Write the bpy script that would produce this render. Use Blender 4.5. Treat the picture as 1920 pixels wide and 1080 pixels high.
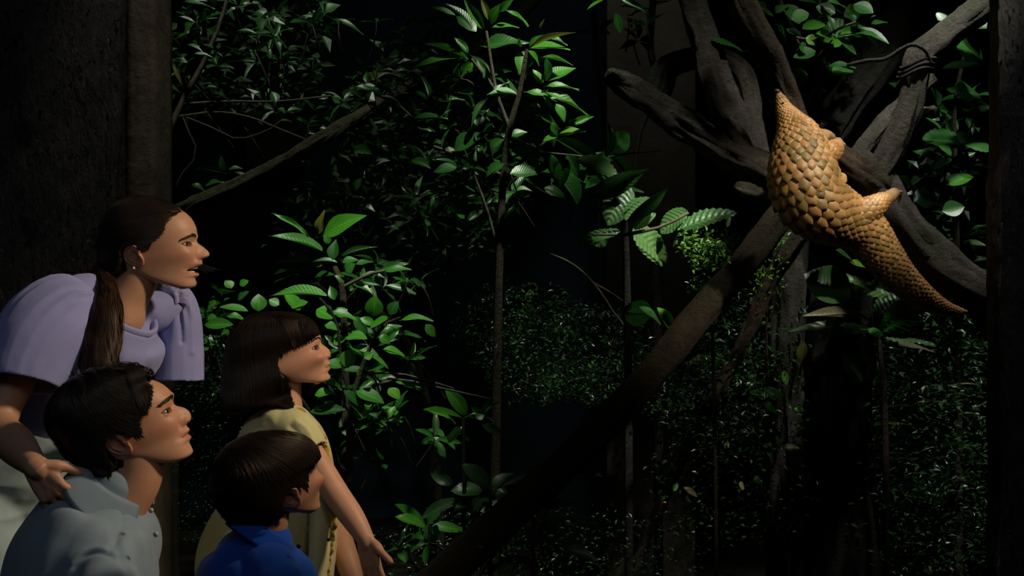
import bpy, math, random
import numpy as np
from mathutils import Vector, Matrix, Quaternion, kdtree

for _o in list(bpy.data.objects):
    bpy.data.objects.remove(_o, do_unlink=True)
SC = bpy.context.scene
COL = SC.collection
random.seed(7)
RNG = np.random.default_rng(7)

# ------------------------------------------------------------------ camera
F_PX, CAM_H = 2400.0, 1.25


def P(px, py, d):
    """a point seen at picture position (px, py) of the 1920x1080 frame, d metres in front of the camera"""
    return Vector(((px - 960.0) / F_PX * d, d, CAM_H - (py - 540.0) / F_PX * d))


cam_data = bpy.data.cameras.new('camera')
cam_data.sensor_width = 36.0
cam_data.lens = F_PX / 1920.0 * 36.0
cam_data.clip_start = 0.05
cam = bpy.data.objects.new('camera', cam_data)
cam.location = (0, 0, CAM_H)
cam.rotation_euler = (math.pi / 2, 0, 0)
COL.objects.link(cam)
SC.camera = cam

# ------------------------------------------------------------------ view, world, lamps
SC.view_settings.view_transform = 'Standard'
SC.view_settings.look = 'None'
SC.view_settings.gamma = 1.0
SC.view_settings.use_curve_mapping = False
SC.view_settings.exposure = 0.0

world = bpy.data.worlds.new('night')
world.use_nodes = True
world.node_tree.nodes['Background'].inputs['Color'].default_value = (0.35, 0.5, 0.6, 1)
world.node_tree.nodes['Background'].inputs['Strength'].default_value = 0.0015
SC.world = world


def spot(name, loc, target, power, angle, color=(1, 1, 1), radius=0.05, blend=0.6):
    d = bpy.data.lights.new(name, 'SPOT')
    d.energy = power
    d.color = color
    d.spot_size = math.radians(angle)
    d.spot_blend = blend
    d.shadow_soft_size = radius
    o = bpy.data.objects.new(name, d)
    o.location = loc
    v = Vector(target) - Vector(loc)
    o.rotation_euler = v.to_track_quat('-Z', 'Y').to_euler()
    COL.objects.link(o)
    return o


def area(name, loc, target, power, size, color=(1, 1, 1), spread=180):
    d = bpy.data.lights.new(name, 'AREA')
    d.energy = power
    d.color = color
    d.shape = 'DISK'
    d.size = size
    d.spread = math.radians(spread)
    o = bpy.data.objects.new(name, d)
    o.location = loc
    v = Vector(target) - Vector(loc)
    o.rotation_euler = v.to_track_quat('-Z', 'Y').to_euler()
    COL.objects.link(o)
    return o


# exhibit spotlights hung above the planting, added fill spots as marked, and soft gallery light on the visitors
spot('spot_pangolin', (1.62, 2.45, 2.95), P(1530, 330, 3.7), 210, 21, (1.0, 0.9, 0.7), 0.04, 0.8)
spot('fill_pangolin', (0.35, 1.9, 2.9), P(1540, 380, 3.7), 16, 15, (1.0, 0.92, 0.75), 0.1, 1.0)  # added fill, lifts the pangolin's dark lower side
spot('spot_branches', (1.2, 3.3, 3.6), P(1640, 230, 4.0), 185, 32, (1.0, 0.95, 0.85), 0.05, 0.8)
spot('fill_left_branches', (0.75, 3.3, 3.6), P(1330, 190, 4.15), 70, 18, (1.0, 0.96, 0.86), 0.05, 0.9)  # added spot, brightens the branches left of the pangolin
spot('spot_centre_plant', (0.55, 3.5, 3.7), P(1000, 140, 4.25), 340, 23, (0.9, 1.0, 0.75), 0.05, 1.0)
spot('spot_big_leaves', (0.9, 3.1, 3.5), P(1235, 400, 4.0), 520, 11, (1.0, 1.0, 0.9), 0.04, 0.8)
spot('spot_left_shrub', (-0.25, 3.0, 3.5), P(640, 575, 3.85), 420, 24, (0.9, 1.0, 0.75), 0.05, 1.0)
spot('spot_upper_left', (-0.9, 3.7, 3.7), P(470, 130, 4.6), 85, 42, (0.95, 1.0, 0.85), 0.05, 0.8)
spot('spot_post', (-0.45, 2.9, 3.7), P(266, 190, 3.45), 55, 19, (1.0, 0.9, 0.75), 0.05, 1.0)
spot('fill_left_wall', (-1.35, 2.5, 3.9), (-1.35, 3.35, 1.9), 15, 55, (0.95, 0.97, 1.0), 0.05, 1.0)  # added grazing light to bring out the left wall's texture
spot('fill_right_wall', (1.45, 2.6, 3.9), (1.42, 3.35, 1.4), 45, 45, (0.9, 0.94, 1.0), 0.05, 1.0)  # added grazing light for the right wall, no lamp known there
spot('spot_right_leaves', (1.7, 3.6, 3.5), P(1770, 280, 4.2), 150, 30, (0.95, 1.0, 0.9), 0.05, 1.0)
spot('spot_undergrowth', (0.6, 4.0, 3.6), P(1130, 710, 4.7), 34, 18, (0.75, 1.0, 0.85), 0.05, 1.0)
spot('spot_right_ground', (1.2, 3.9, 3.6), P(1600, 610, 4.4), 14, 32, (0.8, 1.0, 0.9), 0.05, 1.0)
spot('spot_arching_leaves', (1.5, 3.0, 3.5), P(1645, 590, 3.9), 170, 12, (0.95, 1.0, 0.8), 0.04, 1.0)
spot('fill_pilaster', (0.4, 4.4, 3.7), P(1215, 60, 5.4), 20, 40, (1.0, 0.95, 0.8), 0.05, 1.0)  # added so the pilaster reads behind the branches
spot('fill_rear', (0.2, 5.0, 3.95), (0.1, 7.0, 1.5), 6, 95, (0.85, 0.93, 1.0), 0.1, 1.0)  # added faint light that separates the back wall from black
spot('gallery_key', (1.25, 2.35, 2.45), P(430, 680, 2.65), 155, 34, (1.0, 0.79, 0.56), 0.12, 0.6)
spot('gallery_fill', (-0.75, 0.1, 2.7), P(90, 800, 2.5), 19, 36, (0.58, 0.76, 1.0), 0.4, 1.0)
spot('front_fill', (0.6, 0.3, 2.6), P(520, 780, 2.7), 18, 28, (1.0, 0.82, 0.64), 0.3, 1.0)  # added warm fill from the camera side for the faces


# ------------------------------------------------------------------ numpy helpers
def _hash(ix, iy, iz, seed):
    n = (ix * 374761393 + iy * 668265263 + iz * 2147483647 + seed * 1274126177) & 0xFFFFFFFF
    n = ((n ^ (n >> 13)) * 1274126177) & 0xFFFFFFFF
    n = n ^ (n >> 16)
    return (n & 0xFFFF) / 65535.0


def vnoise(p, seed=0):
    """smooth value noise in -1..1 for an (n,3) array"""
    p = np.asarray(p, float)
    i = np.floor(p).astype(np.int64)
    f = p - i
    u = f * f * f * (f * (f * 6 - 15) + 10)
    r = 0
    for dx in (0, 1):
        wx = u[:, 0] if dx else 1 - u[:, 0]
        for dy in (0, 1):
            wy = u[:, 1] if dy else 1 - u[:, 1]
            for dz in (0, 1):
                wz = u[:, 2] if dz else 1 - u[:, 2]
                r = r + wx * wy * wz * _hash(i[:, 0] + dx, i[:, 1] + dy, i[:, 2] + dz, seed)
    return r * 2 - 1


def fbm(p, octaves=4, seed=0, gain=0.5):
    a, s, t = 1.0, 0.0, 0.0
    p = np.asarray(p, float)
    for k in range(octaves):
        s = s + a * vnoise(p * (2.0 ** k) + 13.7 * k, seed + k)
        t += a
        a *= gain
    return s / t


def sstep(a, b, x):
    t = np.clip((x - a) / (b - a), 0, 1)
    return t * t * (3 - 2 * t)


def gauss(x, s):
    return np.exp(-(x / s) ** 2)


def pchip(xs, ys, x):
    """monotone cubic interpolation"""
    xs = np.asarray(xs, float); ys = np.asarray(ys, float)
    h = np.diff(xs); d = np.diff(ys) / h
    m = np.zeros_like(ys)
    for i in range(1, len(xs) - 1):
        if d[i - 1] * d[i] > 0:
            w1 = 2 * h[i] + h[i - 1]; w2 = h[i] + 2 * h[i - 1]
            m[i] = (w1 + w2) / (w1 / d[i - 1] + w2 / d[i])
    m[0], m[-1] = d[0], d[-1]
    x = np.clip(np.asarray(x, float), xs[0], xs[-1])
    k = np.clip(np.searchsorted(xs, x) - 1, 0, len(xs) - 2)
    t = (x - xs[k]) / h[k]
    return (ys[k] * (1 + 2 * t) * (1 - t) ** 2 + m[k] * h[k] * t * (1 - t) ** 2
            + ys[k + 1] * t * t * (3 - 2 * t) + m[k + 1] * h[k] * t * t * (t - 1))


def catmull(pts, m):
    """m points along a smooth curve through pts (any dimension), evenly spread over its length"""
    p = np.asarray(pts, float)
    if len(p) == 2:
        t = np.linspace(0, 1, m)[:, None]
        return p[0] * (1 - t) + p[1] * t
    q = np.vstack([2 * p[0] - p[1], p, 2 * p[-1] - p[-2]])
    out = []
    for i in range(len(p) - 1):
        a, b, c, d = q[i:i + 4]
        t = np.linspace(0, 1, 24, endpoint=False)[:, None]
        out.append(0.5 * (2 * b + (c - a) * t + (2 * a - 5 * b + 4 * c - d) * t ** 2 + (3 * b - a - 3 * c + d) * t ** 3))
    out = np.vstack(out + [p[-1:]])
    s = np.concatenate([[0], np.cumsum(np.linalg.norm(np.diff(out[:, :3], axis=0), axis=1))])
    ss = np.linspace(0, s[-1], m)
    return np.stack([np.interp(ss, s, out[:, k]) for k in range(out.shape[1])], 1)


def unit(v):
    v = np.asarray(v, float)
    return v / (np.linalg.norm(v, axis=-1, keepdims=True) + 1e-12)


class MB:
    """collects vertices and faces of ONE mesh"""
    def __init__(self):
        self.v, self.q, self.t, self.n = [], [], [], 0

    def add(self, V, quads=None, tris=None):
        if quads is not None and len(quads):
            self.q.append(np.asarray(quads, np.int64) + self.n)
        if tris is not None and len(tris):
            self.t.append(np.asarray(tris, np.int64) + self.n)
        V = np.asarray(V, float).reshape(-1, 3)
        self.v.append(V)
        self.n += len(V)
        return self

    def xf(self, fn):
        self.v = [fn(np.vstack(self.v))]
        return self

    def verts(self):
        return np.vstack(self.v)

    def mesh(self, name, smooth=True):
        V = np.vstack(self.v)
        q = np.vstack(self.q) if self.q else np.zeros((0, 4), np.int64)
        t = np.vstack(self.t) if self.t else np.zeros((0, 3), np.int64)
        me = bpy.data.meshes.new(name)
        me.vertices.add(len(V))
        me.vertices.foreach_set('co', V.astype(np.float32).ravel())
        me.loops.add(len(q) * 4 + len(t) * 3)
        me.loops.foreach_set('vertex_index', np.concatenate([q.ravel(), t.ravel()]).astype(np.int32))
        me.polygons.add(len(q) + len(t))
        st = np.concatenate([np.arange(len(q)) * 4, len(q) * 4 + np.arange(len(t)) * 3]).astype(np.int32)
        me.polygons.foreach_set('loop_start', st)
        me.update(calc_edges=True)
        me.validate()
        me.polygons.foreach_set('use_smooth', np.full(len(me.polygons), smooth))
        return me


def grid_quads(m, n, wrap=True):
    i = np.arange(m - 1)[:, None]
    j = np.arange(n if wrap else n - 1)[None, :]
    j2 = (j + 1) % n
    return np.stack(np.broadcast_arrays(i * n + j, i * n + j2, (i + 1) * n + j2, (i + 1) * n + j), -1).reshape(-1, 4)


def frames(c, up):
    """tangent, side and up vectors along a centre line; up is one reference vector or one per point"""
    t = np.gradient(c, axis=0)
    t = unit(t)
    up = np.broadcast_to(np.asarray(up, float), c.shape)
    b = unit(up - (up * t).sum(1, keepdims=True) * t)
    s = np.cross(t, b)
    return t, s, b


def tube(pts, rad, n=16, m=None, up=(0, 0, 1), round_ends=(True, True), disp=None, power=2.0):
    """closed tube. rad: one per point, a scalar or (side, up). disp(u 0..1, theta, centres) -> radial offset (m,n)"""
    pts = [list(p) for p in pts]
    r = np.array([[x, x] if np.isscalar(x) else list(x) for x in rad], float)
    m = m or max(4, len(pts) * 6)
    cr = catmull(np.hstack([np.array(pts, float), r]), m)
    c, r = cr[:, :3], np.maximum(cr[:, 3:], 1e-4)
    t, s, b = frames(c, up)
    th = np.linspace(0, 2 * np.pi, n, endpoint=False)
    cs, sn = np.cos(th), np.sin(th)
    if power != 2.0:
        cs = np.sign(cs) * np.abs(cs) ** (2 / power); sn = np.sign(sn) * np.abs(sn) ** (2 / power)
    k = np.ones((m, n))
    if disp is not None:
        d = disp(np.linspace(0, 1, m)[:, None], th[None, :], c)
        k = 1 + d / r.mean(1)[:, None]
    R = (c[:, None] + s[:, None] * (r[:, 0:1] * cs[None] * k)[..., None] + b[:, None] * (r[:, 1:2] * sn[None] * k)[..., None])
    rings = [R[i] for i in range(m)]
    # rounded or flat end caps
    def cap(i, sign, rounded):
        out = []
        base = R[i]; cc = c[i]
        rr = r[i].mean()
        for a in ((0.35, 0.7, 0.92) if rounded else (0.5,)):
            f = math.sqrt(1 - a * a) if rounded else 1 - a
            out.append(cc + (base - cc) * f + t[i] * sign * (rr * a * 0.8 if rounded else 0))
        tip = cc + t[i] * sign * (rr * 0.8 if rounded else 0)
        return out, tip
    h, ht = cap(0, -1, round_ends[0])
    e, et = cap(m - 1, 1, round_ends[1])
    rings = h[::-1] + rings + e
    V = np.vstack(rings + [ht[None], et[None]])
    M = len(rings)
    q = grid_quads(M, n)
    j = np.arange(n)
    t0 = np.stack([np.full(n, M * n), (j + 1) % n, j], 1)
    t1 = np.stack([np.full(n, M * n + 1), (M - 1) * n + j, (M - 1) * n + (j + 1) % n], 1)
    return V, q, np.vstack([t0, t1])


def ellipsoid(c, r, n=20, m=14, rot=None):
    th = np.linspace(0, 2 * np.pi, n, endpoint=False)
    ph = np.linspace(0, np.pi, m + 1)[1:-1]
    V = np.stack([np.outer(np.sin(ph), np.cos(th)), np.outer(np.sin(ph), np.sin(th)), np.outer(np.cos(ph), np.ones(n))], -1).reshape(-1, 3)
    V = np.vstack([V, [[0, 0, 1]], [[0, 0, -1]]]) * np.asarray(r)
    if rot is not None:
        V = V @ np.asarray(rot, float).T
    M = m - 1
    q = grid_quads(M, n)[:, ::-1]
    j = np.arange(n)
    t0 = np.stack([np.full(n, M * n), j, (j + 1) % n], 1)
    t1 = np.stack([np.full(n, M * n + 1), (M - 1) * n + (j + 1) % n, (M - 1) * n + j], 1)
    return V + np.asarray(c, float), q, np.vstack([t0, t1])


def box(c, s, rot=None):
    V = np.array([[x, y, z] for x in (-1, 1) for y in (-1, 1) for z in (-1, 1)], float) * np.asarray(s, float) / 2
    if rot is not None:
        V = V @ np.asarray(rot, float).T
    q = np.array([[0, 1, 3, 2], [4, 6, 7, 5], [0, 4, 5, 1], [2, 3, 7, 6], [0, 2, 6, 4], [1, 5, 7, 3]])
    return V + np.asarray(c, float), q, None


def remesh(mb, voxel, smooth=3, name='surface', factor=0.5):
    """one continuous skin over everything collected in mb"""
    me = mb.mesh(name + '_raw')
    o = bpy.data.objects.new('tmp', me)
    COL.objects.link(o)
    r = o.modifiers.new('r', 'REMESH'); r.mode = 'VOXEL'; r.voxel_size = voxel; r.use_smooth_shade = True
    if smooth:
        s = o.modifiers.new('s', 'SMOOTH'); s.factor = factor; s.iterations = smooth
    dg = bpy.context.evaluated_depsgraph_get()
    out = bpy.data.meshes.new_from_object(o.evaluated_get(dg))
    out.name = name
    bpy.data.objects.remove(o, do_unlink=True)
    bpy.data.meshes.remove(me)
    out.polygons.foreach_set('use_smooth', np.ones(len(out.polygons), bool))
    return out


def mesh_arrays(me):
    V = np.zeros(len(me.vertices) * 3, np.float32); me.vertices.foreach_get('co', V)
    return V.reshape(-1, 3).astype(float)


def mesh_normals(me):
    N = np.zeros(len(me.vertices) * 3, np.float32); me.vertices.foreach_get('normal', N)
    return N.reshape(-1, 3).astype(float)


def set_co(me, V):
    me.vertices.foreach_set('co', V.astype(np.float32).ravel()); me.update()


def mesh_to_mb(me, mb):
    V = mesh_arrays(me)
    ls = np.zeros(len(me.polygons), np.int32); me.polygons.foreach_get('loop_start', ls)
    lt = np.zeros(len(me.polygons), np.int32); me.polygons.foreach_get('loop_total', lt)
    vi = np.zeros(len(me.loops), np.int32); me.loops.foreach_get('vertex_index', vi)
    q = vi[ls[lt == 4][:, None] + np.arange(4)]
    t = vi[ls[lt == 3][:, None] + np.arange(3)]
    mb.add(V, q, t)


def set_color(me, C, name='tint'):
    a = me.color_attributes.new(name, 'FLOAT_COLOR', 'POINT')
    C = np.hstack([C, np.ones((len(C), 1))]).astype(np.float32)
    a.data.foreach_set('color', C.ravel())


# ------------------------------------------------------------------ objects
def obj(name, me, mat=None, parent=None, loc=None):
    o = bpy.data.objects.new(name, me)
    COL.objects.link(o)
    if mat is not None and me is not None:
        me.materials.clear() if len(me.materials) else None
        me.materials.append(mat)
    if parent is not None:
        o.parent = parent
    if loc is not None:
        o.location = loc
    return o


def tag(o, label=None, cat=None, group=None, kind=None):
    if label: o['label'] = label
    if cat: o['category'] = cat
    if group: o['group'] = group
    if kind: o['kind'] = kind
    return o


def thing(name, loc, label, cat, group=None):
    o = bpy.data.objects.new(name, None)
    o.empty_display_size = 0.1
    o.location = loc
    COL.objects.link(o)
    return tag(o, label, cat, group)


def local(mb, root):
    """shift world coordinates in mb to the frame of an unrotated root"""
    L = np.array(root.location, float)
    while root.parent is not None:
        root = root.parent
        L = L + np.array(root.location)
    return mb.xf(lambda V: V - L)


def part(name, mb, mat, root, smooth=True):
    local(mb, root)
    return obj(name, mb.mesh(name, smooth), mat, root)


# ------------------------------------------------------------------ materials
def nodes(name):
    m = bpy.data.materials.new(name)
    m.use_nodes = True
    nt = m.node_tree
    return m, nt, nt.nodes['Principled BSDF'], nt.nodes, nt.links


def ramp(nt, fac, stops):
    r = nt.nodes.new('ShaderNodeValToRGB')
    e = r.color_ramp.elements
    while len(e) < len(stops):
        e.new(0.5)
    for k, (pos, c) in enumerate(stops):
        e[k].position = pos
        e[k].color = (*c, 1) if len(c) == 3 else c
    nt.links.new(fac, r.inputs[0])
    return r.outputs[0]


def noise_node(nt, scale, detail=4, coord='Object', stretch=(1, 1, 1), rough=0.55):
    tc = nt.nodes.new('ShaderNodeTexCoord')
    mp = nt.nodes.new('ShaderNodeMapping')
    mp.inputs['Scale'].default_value = stretch
    nt.links.new(tc.outputs[coord], mp.inputs[0])
    n = nt.nodes.new('ShaderNodeTexNoise')
    n.inputs['Scale'].default_value = scale
    n.inputs['Detail'].default_value = detail
    n.inputs['Roughness'].default_value = rough
    nt.links.new(mp.outputs[0], n.inputs['Vector'])
    return n.outputs['Fac']


def bump(nt, height, strength, dist, bsdf):
    b = nt.nodes.new('ShaderNodeBump')
    b.inputs['Strength'].default_value = strength
    b.inputs['Distance'].default_value = dist
    nt.links.new(height, b.inputs['Height'])
    nt.links.new(b.outputs[0], bsdf.inputs['Normal'])
    return b


def surface_mat(name, c1, c2, scale=8, rough=0.7, bumpd=0.004, stretch=(1, 1, 1), spec=0.4, detail=6):
    m, nt, b, N, L = nodes(name)
    f = noise_node(nt, scale, detail, stretch=stretch)
    L.new(ramp(nt, f, [(0.3, c1), (0.7, c2)]), b.inputs['Base Color'])
    b.inputs['Roughness'].default_value = rough
    b.inputs['Specular IOR Level'].default_value = spec
    f2 = noise_node(nt, scale * 4, detail, stretch=stretch)
    bump(nt, f2, 0.8, bumpd, b)
    return m


def leaf_mat(name, dark, light, vein, rough=0.4, vein_k=14.0, spec=0.5, transl=0.25, relief=0.08, side_k=0.22):
    """UV: x 0..1 across the blade, y 0..1 base to tip"""
    m, nt, b, N, L = nodes(name)
    info = N.new('ShaderNodeObjectInfo')
    base = ramp(nt, info.outputs['Random'], [(0.0, dark), (1.0, light)])
    uv = N.new('ShaderNodeUVMap')
    sep = N.new('ShaderNodeSeparateXYZ'); L.new(uv.outputs[0], sep.inputs[0])
    def mth(op, a, bb=None):
        n = N.new('ShaderNodeMath'); n.operation = op
        for k, x in enumerate((a, bb)):
            if x is None: continue
            if isinstance(x, (int, float)): n.inputs[k].default_value = x
            else: L.new(x, n.inputs[k])
        return n.outputs[0]
    ax = mth('ABSOLUTE', mth('SUBTRACT', sep.outputs[0], 0.5))
    mid = mth('LESS_THAN', ax, 0.022)
    w = mth('SINE', mth('MULTIPLY', mth('SUBTRACT', sep.outputs[1], mth('MULTIPLY', ax, 0.35)), vein_k * 6.283))
    side = mth('GREATER_THAN', w, 0.93)
    v = mth('MAXIMUM', mid, mth('MULTIPLY', side, side_k))
    mix = N.new('ShaderNodeMixRGB')
    L.new(v, mix.inputs[0]); L.new(base, mix.inputs[1]); mix.inputs[2].default_value = (*vein, 1)
    nz = noise_node(nt, 3.0, 3, coord='Object')
    mul = N.new('ShaderNodeMixRGB'); mul.blend_type = 'MULTIPLY'; mul.inputs[0].default_value = 0.6
    L.new(mix.outputs[0], mul.inputs[1]); L.new(ramp(nt, nz, [(0.3, (0.55, 0.55, 0.5)), (0.7, (1, 1, 1))]), mul.inputs[2])
    L.new(mul.outputs[0], b.inputs['Base Color'])
    b.inputs['Roughness'].default_value = rough
    b.inputs['Specular IOR Level'].default_value = spec
    tr = N.new('ShaderNodeBsdfTranslucent')
    L.new(mul.outputs[0], tr.inputs[0])
    ms = N.new('ShaderNodeMixShader'); ms.inputs[0].default_value = transl
    L.new(b.outputs[0], ms.inputs[1]); L.new(tr.outputs[0], ms.inputs[2])
    L.new(ms.outputs[0], N['Material Output'].inputs[0])
    bump(nt, w, relief, 0.02, b)
    return m


MAT = {}


# ================================================================== the setting
MAT['soil'] = surface_mat('soil', (0.012, 0.009, 0.006), (0.03, 0.022, 0.014), 6, 0.9, 0.01)
MAT['gallery_floor'] = surface_mat('gallery_floor', (0.02, 0.02, 0.02), (0.035, 0.033, 0.03), 4, 0.6, 0.002)
MAT['back_wall'] = surface_mat('back_wall', (0.018, 0.03, 0.048), (0.03, 0.045, 0.065), 2, 0.85, 0.004)
MAT['ceiling'] = surface_mat('ceiling', (0.01, 0.01, 0.01), (0.015, 0.015, 0.015), 3, 0.9, 0.003)
MAT['concrete'] = surface_mat('concrete', (0.05, 0.042, 0.028), (0.11, 0.094, 0.066), 14, 0.9, 0.004)


MAT['dark_concrete'] = surface_mat('dark_concrete', (0.03, 0.027, 0.02), (0.07, 0.062, 0.046), 5, 0.9, 0.006)  # concrete darkened in colour to offset lamp spill on the pilaster


def tarred(name):
    m, nt, b, N, L = nodes(name)
    f = noise_node(nt, 9, 6, stretch=(1, 1, 0.22))
    L.new(ramp(nt, f, [(0.35, (0.003, 0.003, 0.003)), (0.6, (0.006, 0.006, 0.006)), (0.8, (0.022, 0.021, 0.020))]), b.inputs['Base Color'])
    f3 = noise_node(nt, 90, 3, stretch=(1, 1, 0.5))
    L.new(ramp(nt, f3, [(0.5, (0.55, 0.55, 0.55)), (0.68, (0.12, 0.12, 0.12))]), b.inputs['Roughness'])
    f2 = noise_node(nt, 40, 8, stretch=(1, 1, 0.35), rough=0.7)
    bump(nt, f2, 1.0, 0.02, b)
    return m


MAT['tarred'] = tarred('charred_rock')


def rough_pillar(name, x0, x1, y0, y1, z1, label, seed):
    """rough vertical pillar with ragged streaks running down it; front and both side faces are modelled"""
    mb = MB()
    per = []
    step = 0.016
    for a, b in (((x0, y1), (x0, y0)), ((x0, y0), (x1, y0)), ((x1, y0), (x1, y1)), ((x1, y1), (x0, y1))):
        L = math.hypot(b[0] - a[0], b[1] - a[1])
        n = max(3, int(L / step))
        for k in range(n):
            t = k / n
            per.append((a[0] + (b[0] - a[0]) * t, a[1] + (b[1] - a[1]) * t))
    per = np.array(per)
    n = len(per)
    cen = np.array([(x0 + x1) / 2, (y0 + y1) / 2])
    zs = np.arange(0, z1 + 0.001, 0.022)
    V = np.zeros((len(zs), n, 3))
    V[:, :, :2] = per[None]
    V[:, :, 2] = zs[:, None]
    p = V.reshape(-1, 3)
    d = 0.028 * fbm(p * [9, 9, 1.6], 4, seed) + 0.016 * np.abs(fbm(p * [26, 26, 4], 3, seed + 5)) + 0.006 * fbm(p * [70, 70, 25], 2, seed + 9)
    dirv = unit(np.where(np.abs(per - cen) > np.abs(cen - [x0, y0]) - 1e-6, np.sign(per - cen), 0))
    V[:, :, :2] += dirv[None] * d.reshape(len(zs), n, 1)
    mb.add(V, grid_quads(len(zs), n))
    o = obj(name, mb.mesh(name), MAT['tarred'])
    tag(o, label, kind='structure')
    return o


def slab(name, c, s, mat, label):
    o = obj(name, MB().add(*box(c, s)).mesh(name, False), mat)
    return tag(o, label, kind='structure')


slab('floor', (0, 3.5, -0.05), (9, 9.4, 0.1), MAT['soil'], 'dark earth floor of the planted exhibit')
slab('wall_back', (0, 7.05, 2.0), (9, 0.1, 4.2), MAT['back_wall'], 'dark bluish back wall of the exhibit')
slab('ceiling', (0, 3.5, 4.15), (9, 9.4, 0.1), MAT['ceiling'], 'black ceiling above exhibit and gallery')
rough_pillar('wall_left', -2.6, -1.035, 3.35, 3.75, 4.0, 'rough black streaked rock wall behind the woman', 3)
rough_pillar('wall_right', 1.28, 2.6, 3.35, 3.43, 4.0, 'rough black rock wall at right edge of the exhibit', 11)


def concrete_post(name, x0, x1, y0, y1, z1, label):
    mb = MB()
    n = 6
    xs = np.linspace(x0, x1, n)
    per = [(x, y0) for x in xs] + [(x1, y) for y in np.linspace(y0, y1, n)[1:]] + [(x, y1) for x in xs[::-1][1:]] + [(x0, y) for y in np.linspace(y1, y0, n)[1:-1]]
    per = np.array(per)
    zs = np.linspace(0, z1, 120)
    V = np.zeros((len(zs), len(per), 3)); V[:, :, :2] = per; V[:, :, 2] = zs[:, None]
    p = V.reshape(-1, 3)
    V[:, :, 0] += 0.004 * fbm(p * 14, 3, 1).reshape(len(zs), -1)
    V[:, :, 1] += 0.004 * fbm(p * 14, 3, 2).reshape(len(zs), -1)
    mb.add(V, grid_quads(len(zs), len(per)))
    o = obj(name, mb.mesh(name), MAT['concrete'])
    return tag(o, label, kind='structure')


concrete_post('trim_1', -1.03, -0.955, 3.42, 3.6, 4.0, 'pale weathered concrete edge post beside the rough black wall')
slab('wall_pilaster', ((1215 - 960) / F_PX * 5.5, 5.5, 2.0), (0.37, 0.25, 4.0), MAT['dark_concrete'], 'concrete pilaster on back wall behind the branches')
slab('wall_panel', ((520 - 960) / F_PX * 6.95, 6.95, 2.6), (0.3, 0.14, 1.4), MAT['concrete'], 'dim concrete panel high on back wall at left')


# ================================================================== branches and trunks
def bark(name, c1, c2, moss=None, sc=14):
    m, nt, b, N, L = nodes(name)
    f = noise_node(nt, sc, 8, rough=0.65)
    st = [(0.3, c1), (0.68, c2)]
    col = ramp(nt, f, st)
    if moss:
        g = noise_node(nt, 5, 5)
        mk = ramp(nt, g, [(0.5, (0, 0, 0)), (0.66, (1, 1, 1))])
        mx = N.new('ShaderNodeMixRGB'); L.new(mk, mx.inputs[0]); L.new(col, mx.inputs[1]); mx.inputs[2].default_value = (*moss, 1)
        col = mx.outputs[0]
    L.new(col, b.inputs['Base Color'])
    b.inputs['Roughness'].default_value = 0.85
    b.inputs['Specular IOR Level'].default_value = 0.25
    f2 = noise_node(nt, sc * 5, 8, rough=0.7)
    bump(nt, f2, 1.0, 0.03, b)
    return m


MAT['bark_grey'] = bark('grey_bark', (0.035, 0.03, 0.024), (0.12, 0.105, 0.085), (0.05, 0.055, 0.03))
MAT['bark_brown'] = bark('brown_bark', (0.03, 0.02, 0.012), (0.085, 0.06, 0.036), (0.04, 0.045, 0.02))
MAT['bark_moss'] = bark('mossy_bark', (0.05, 0.042, 0.025), (0.13, 0.11, 0.065), (0.06, 0.07, 0.03))
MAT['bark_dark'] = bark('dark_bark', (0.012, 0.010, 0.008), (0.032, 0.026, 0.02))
MAT['twig'] = surface_mat('twig', (0.03, 0.024, 0.016), (0.075, 0.06, 0.04), 30, 0.7, 0.002)
MAT['stem_green'] = surface_mat('green_stem', (0.03, 0.05, 0.015), (0.07, 0.085, 0.03), 30, 0.6, 0.001)
MAT['rope'] = surface_mat('rope', (0.012, 0.011, 0.01), (0.035, 0.032, 0.028), 80, 0.9, 0.002)


def branch_mb(pts, seed, n=32, m=None, rough=1.0, mb=None):
    """pts: (px, py, depth, radius in px)"""
    w = [P(a, b, d) for a, b, d, r in pts]
    rad = [r * d / F_PX for a, b, d, r in pts]
    L = sum((w[i + 1] - w[i]).length for i in range(len(w) - 1))
    m = m or int(max(10, L / 0.014))
    rm = sum(rad) / len(rad)

    def disp(u, th, c):
        q = np.stack([np.broadcast_to(np.cos(th) * 1.6, (m, n)), np.broadcast_to(np.sin(th) * 1.6, (m, n)),
                      np.broadcast_to(u * L / rm * 0.35, (m, n))], -1).reshape(-1, 3)
        ridge = np.abs(fbm(q * [3.2, 3.2, 0.7], 3, seed + 3)).reshape(m, n)
        return rough * rm * (0.26 * fbm(q * [0.7, 0.7, 0.5], 3, seed).reshape(m, n) - 0.55 * ridge + 0.10)
    mb = mb or MB()
    mb.add(*tube(w, rad, n, m, up=(0.3, -0.9, 0.2), disp=disp))
    return mb


def branch(name, pts, mat, label, cat='branch', seed=1, extra=(), **k):
    base = P(*pts[-1][:3]) if pts[-1][1] > pts[0][1] else P(*pts[0][:3])
    root = thing(name, base, label, cat)
    part('trunk' if cat == 'trunk' else 'limb', branch_mb(pts, seed, **k), MAT[mat], root)
    for i, (pn, e) in enumerate(extra):
        part(pn, branch_mb(e, seed + 7 + i, **k), MAT[mat], root)
    return root


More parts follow.
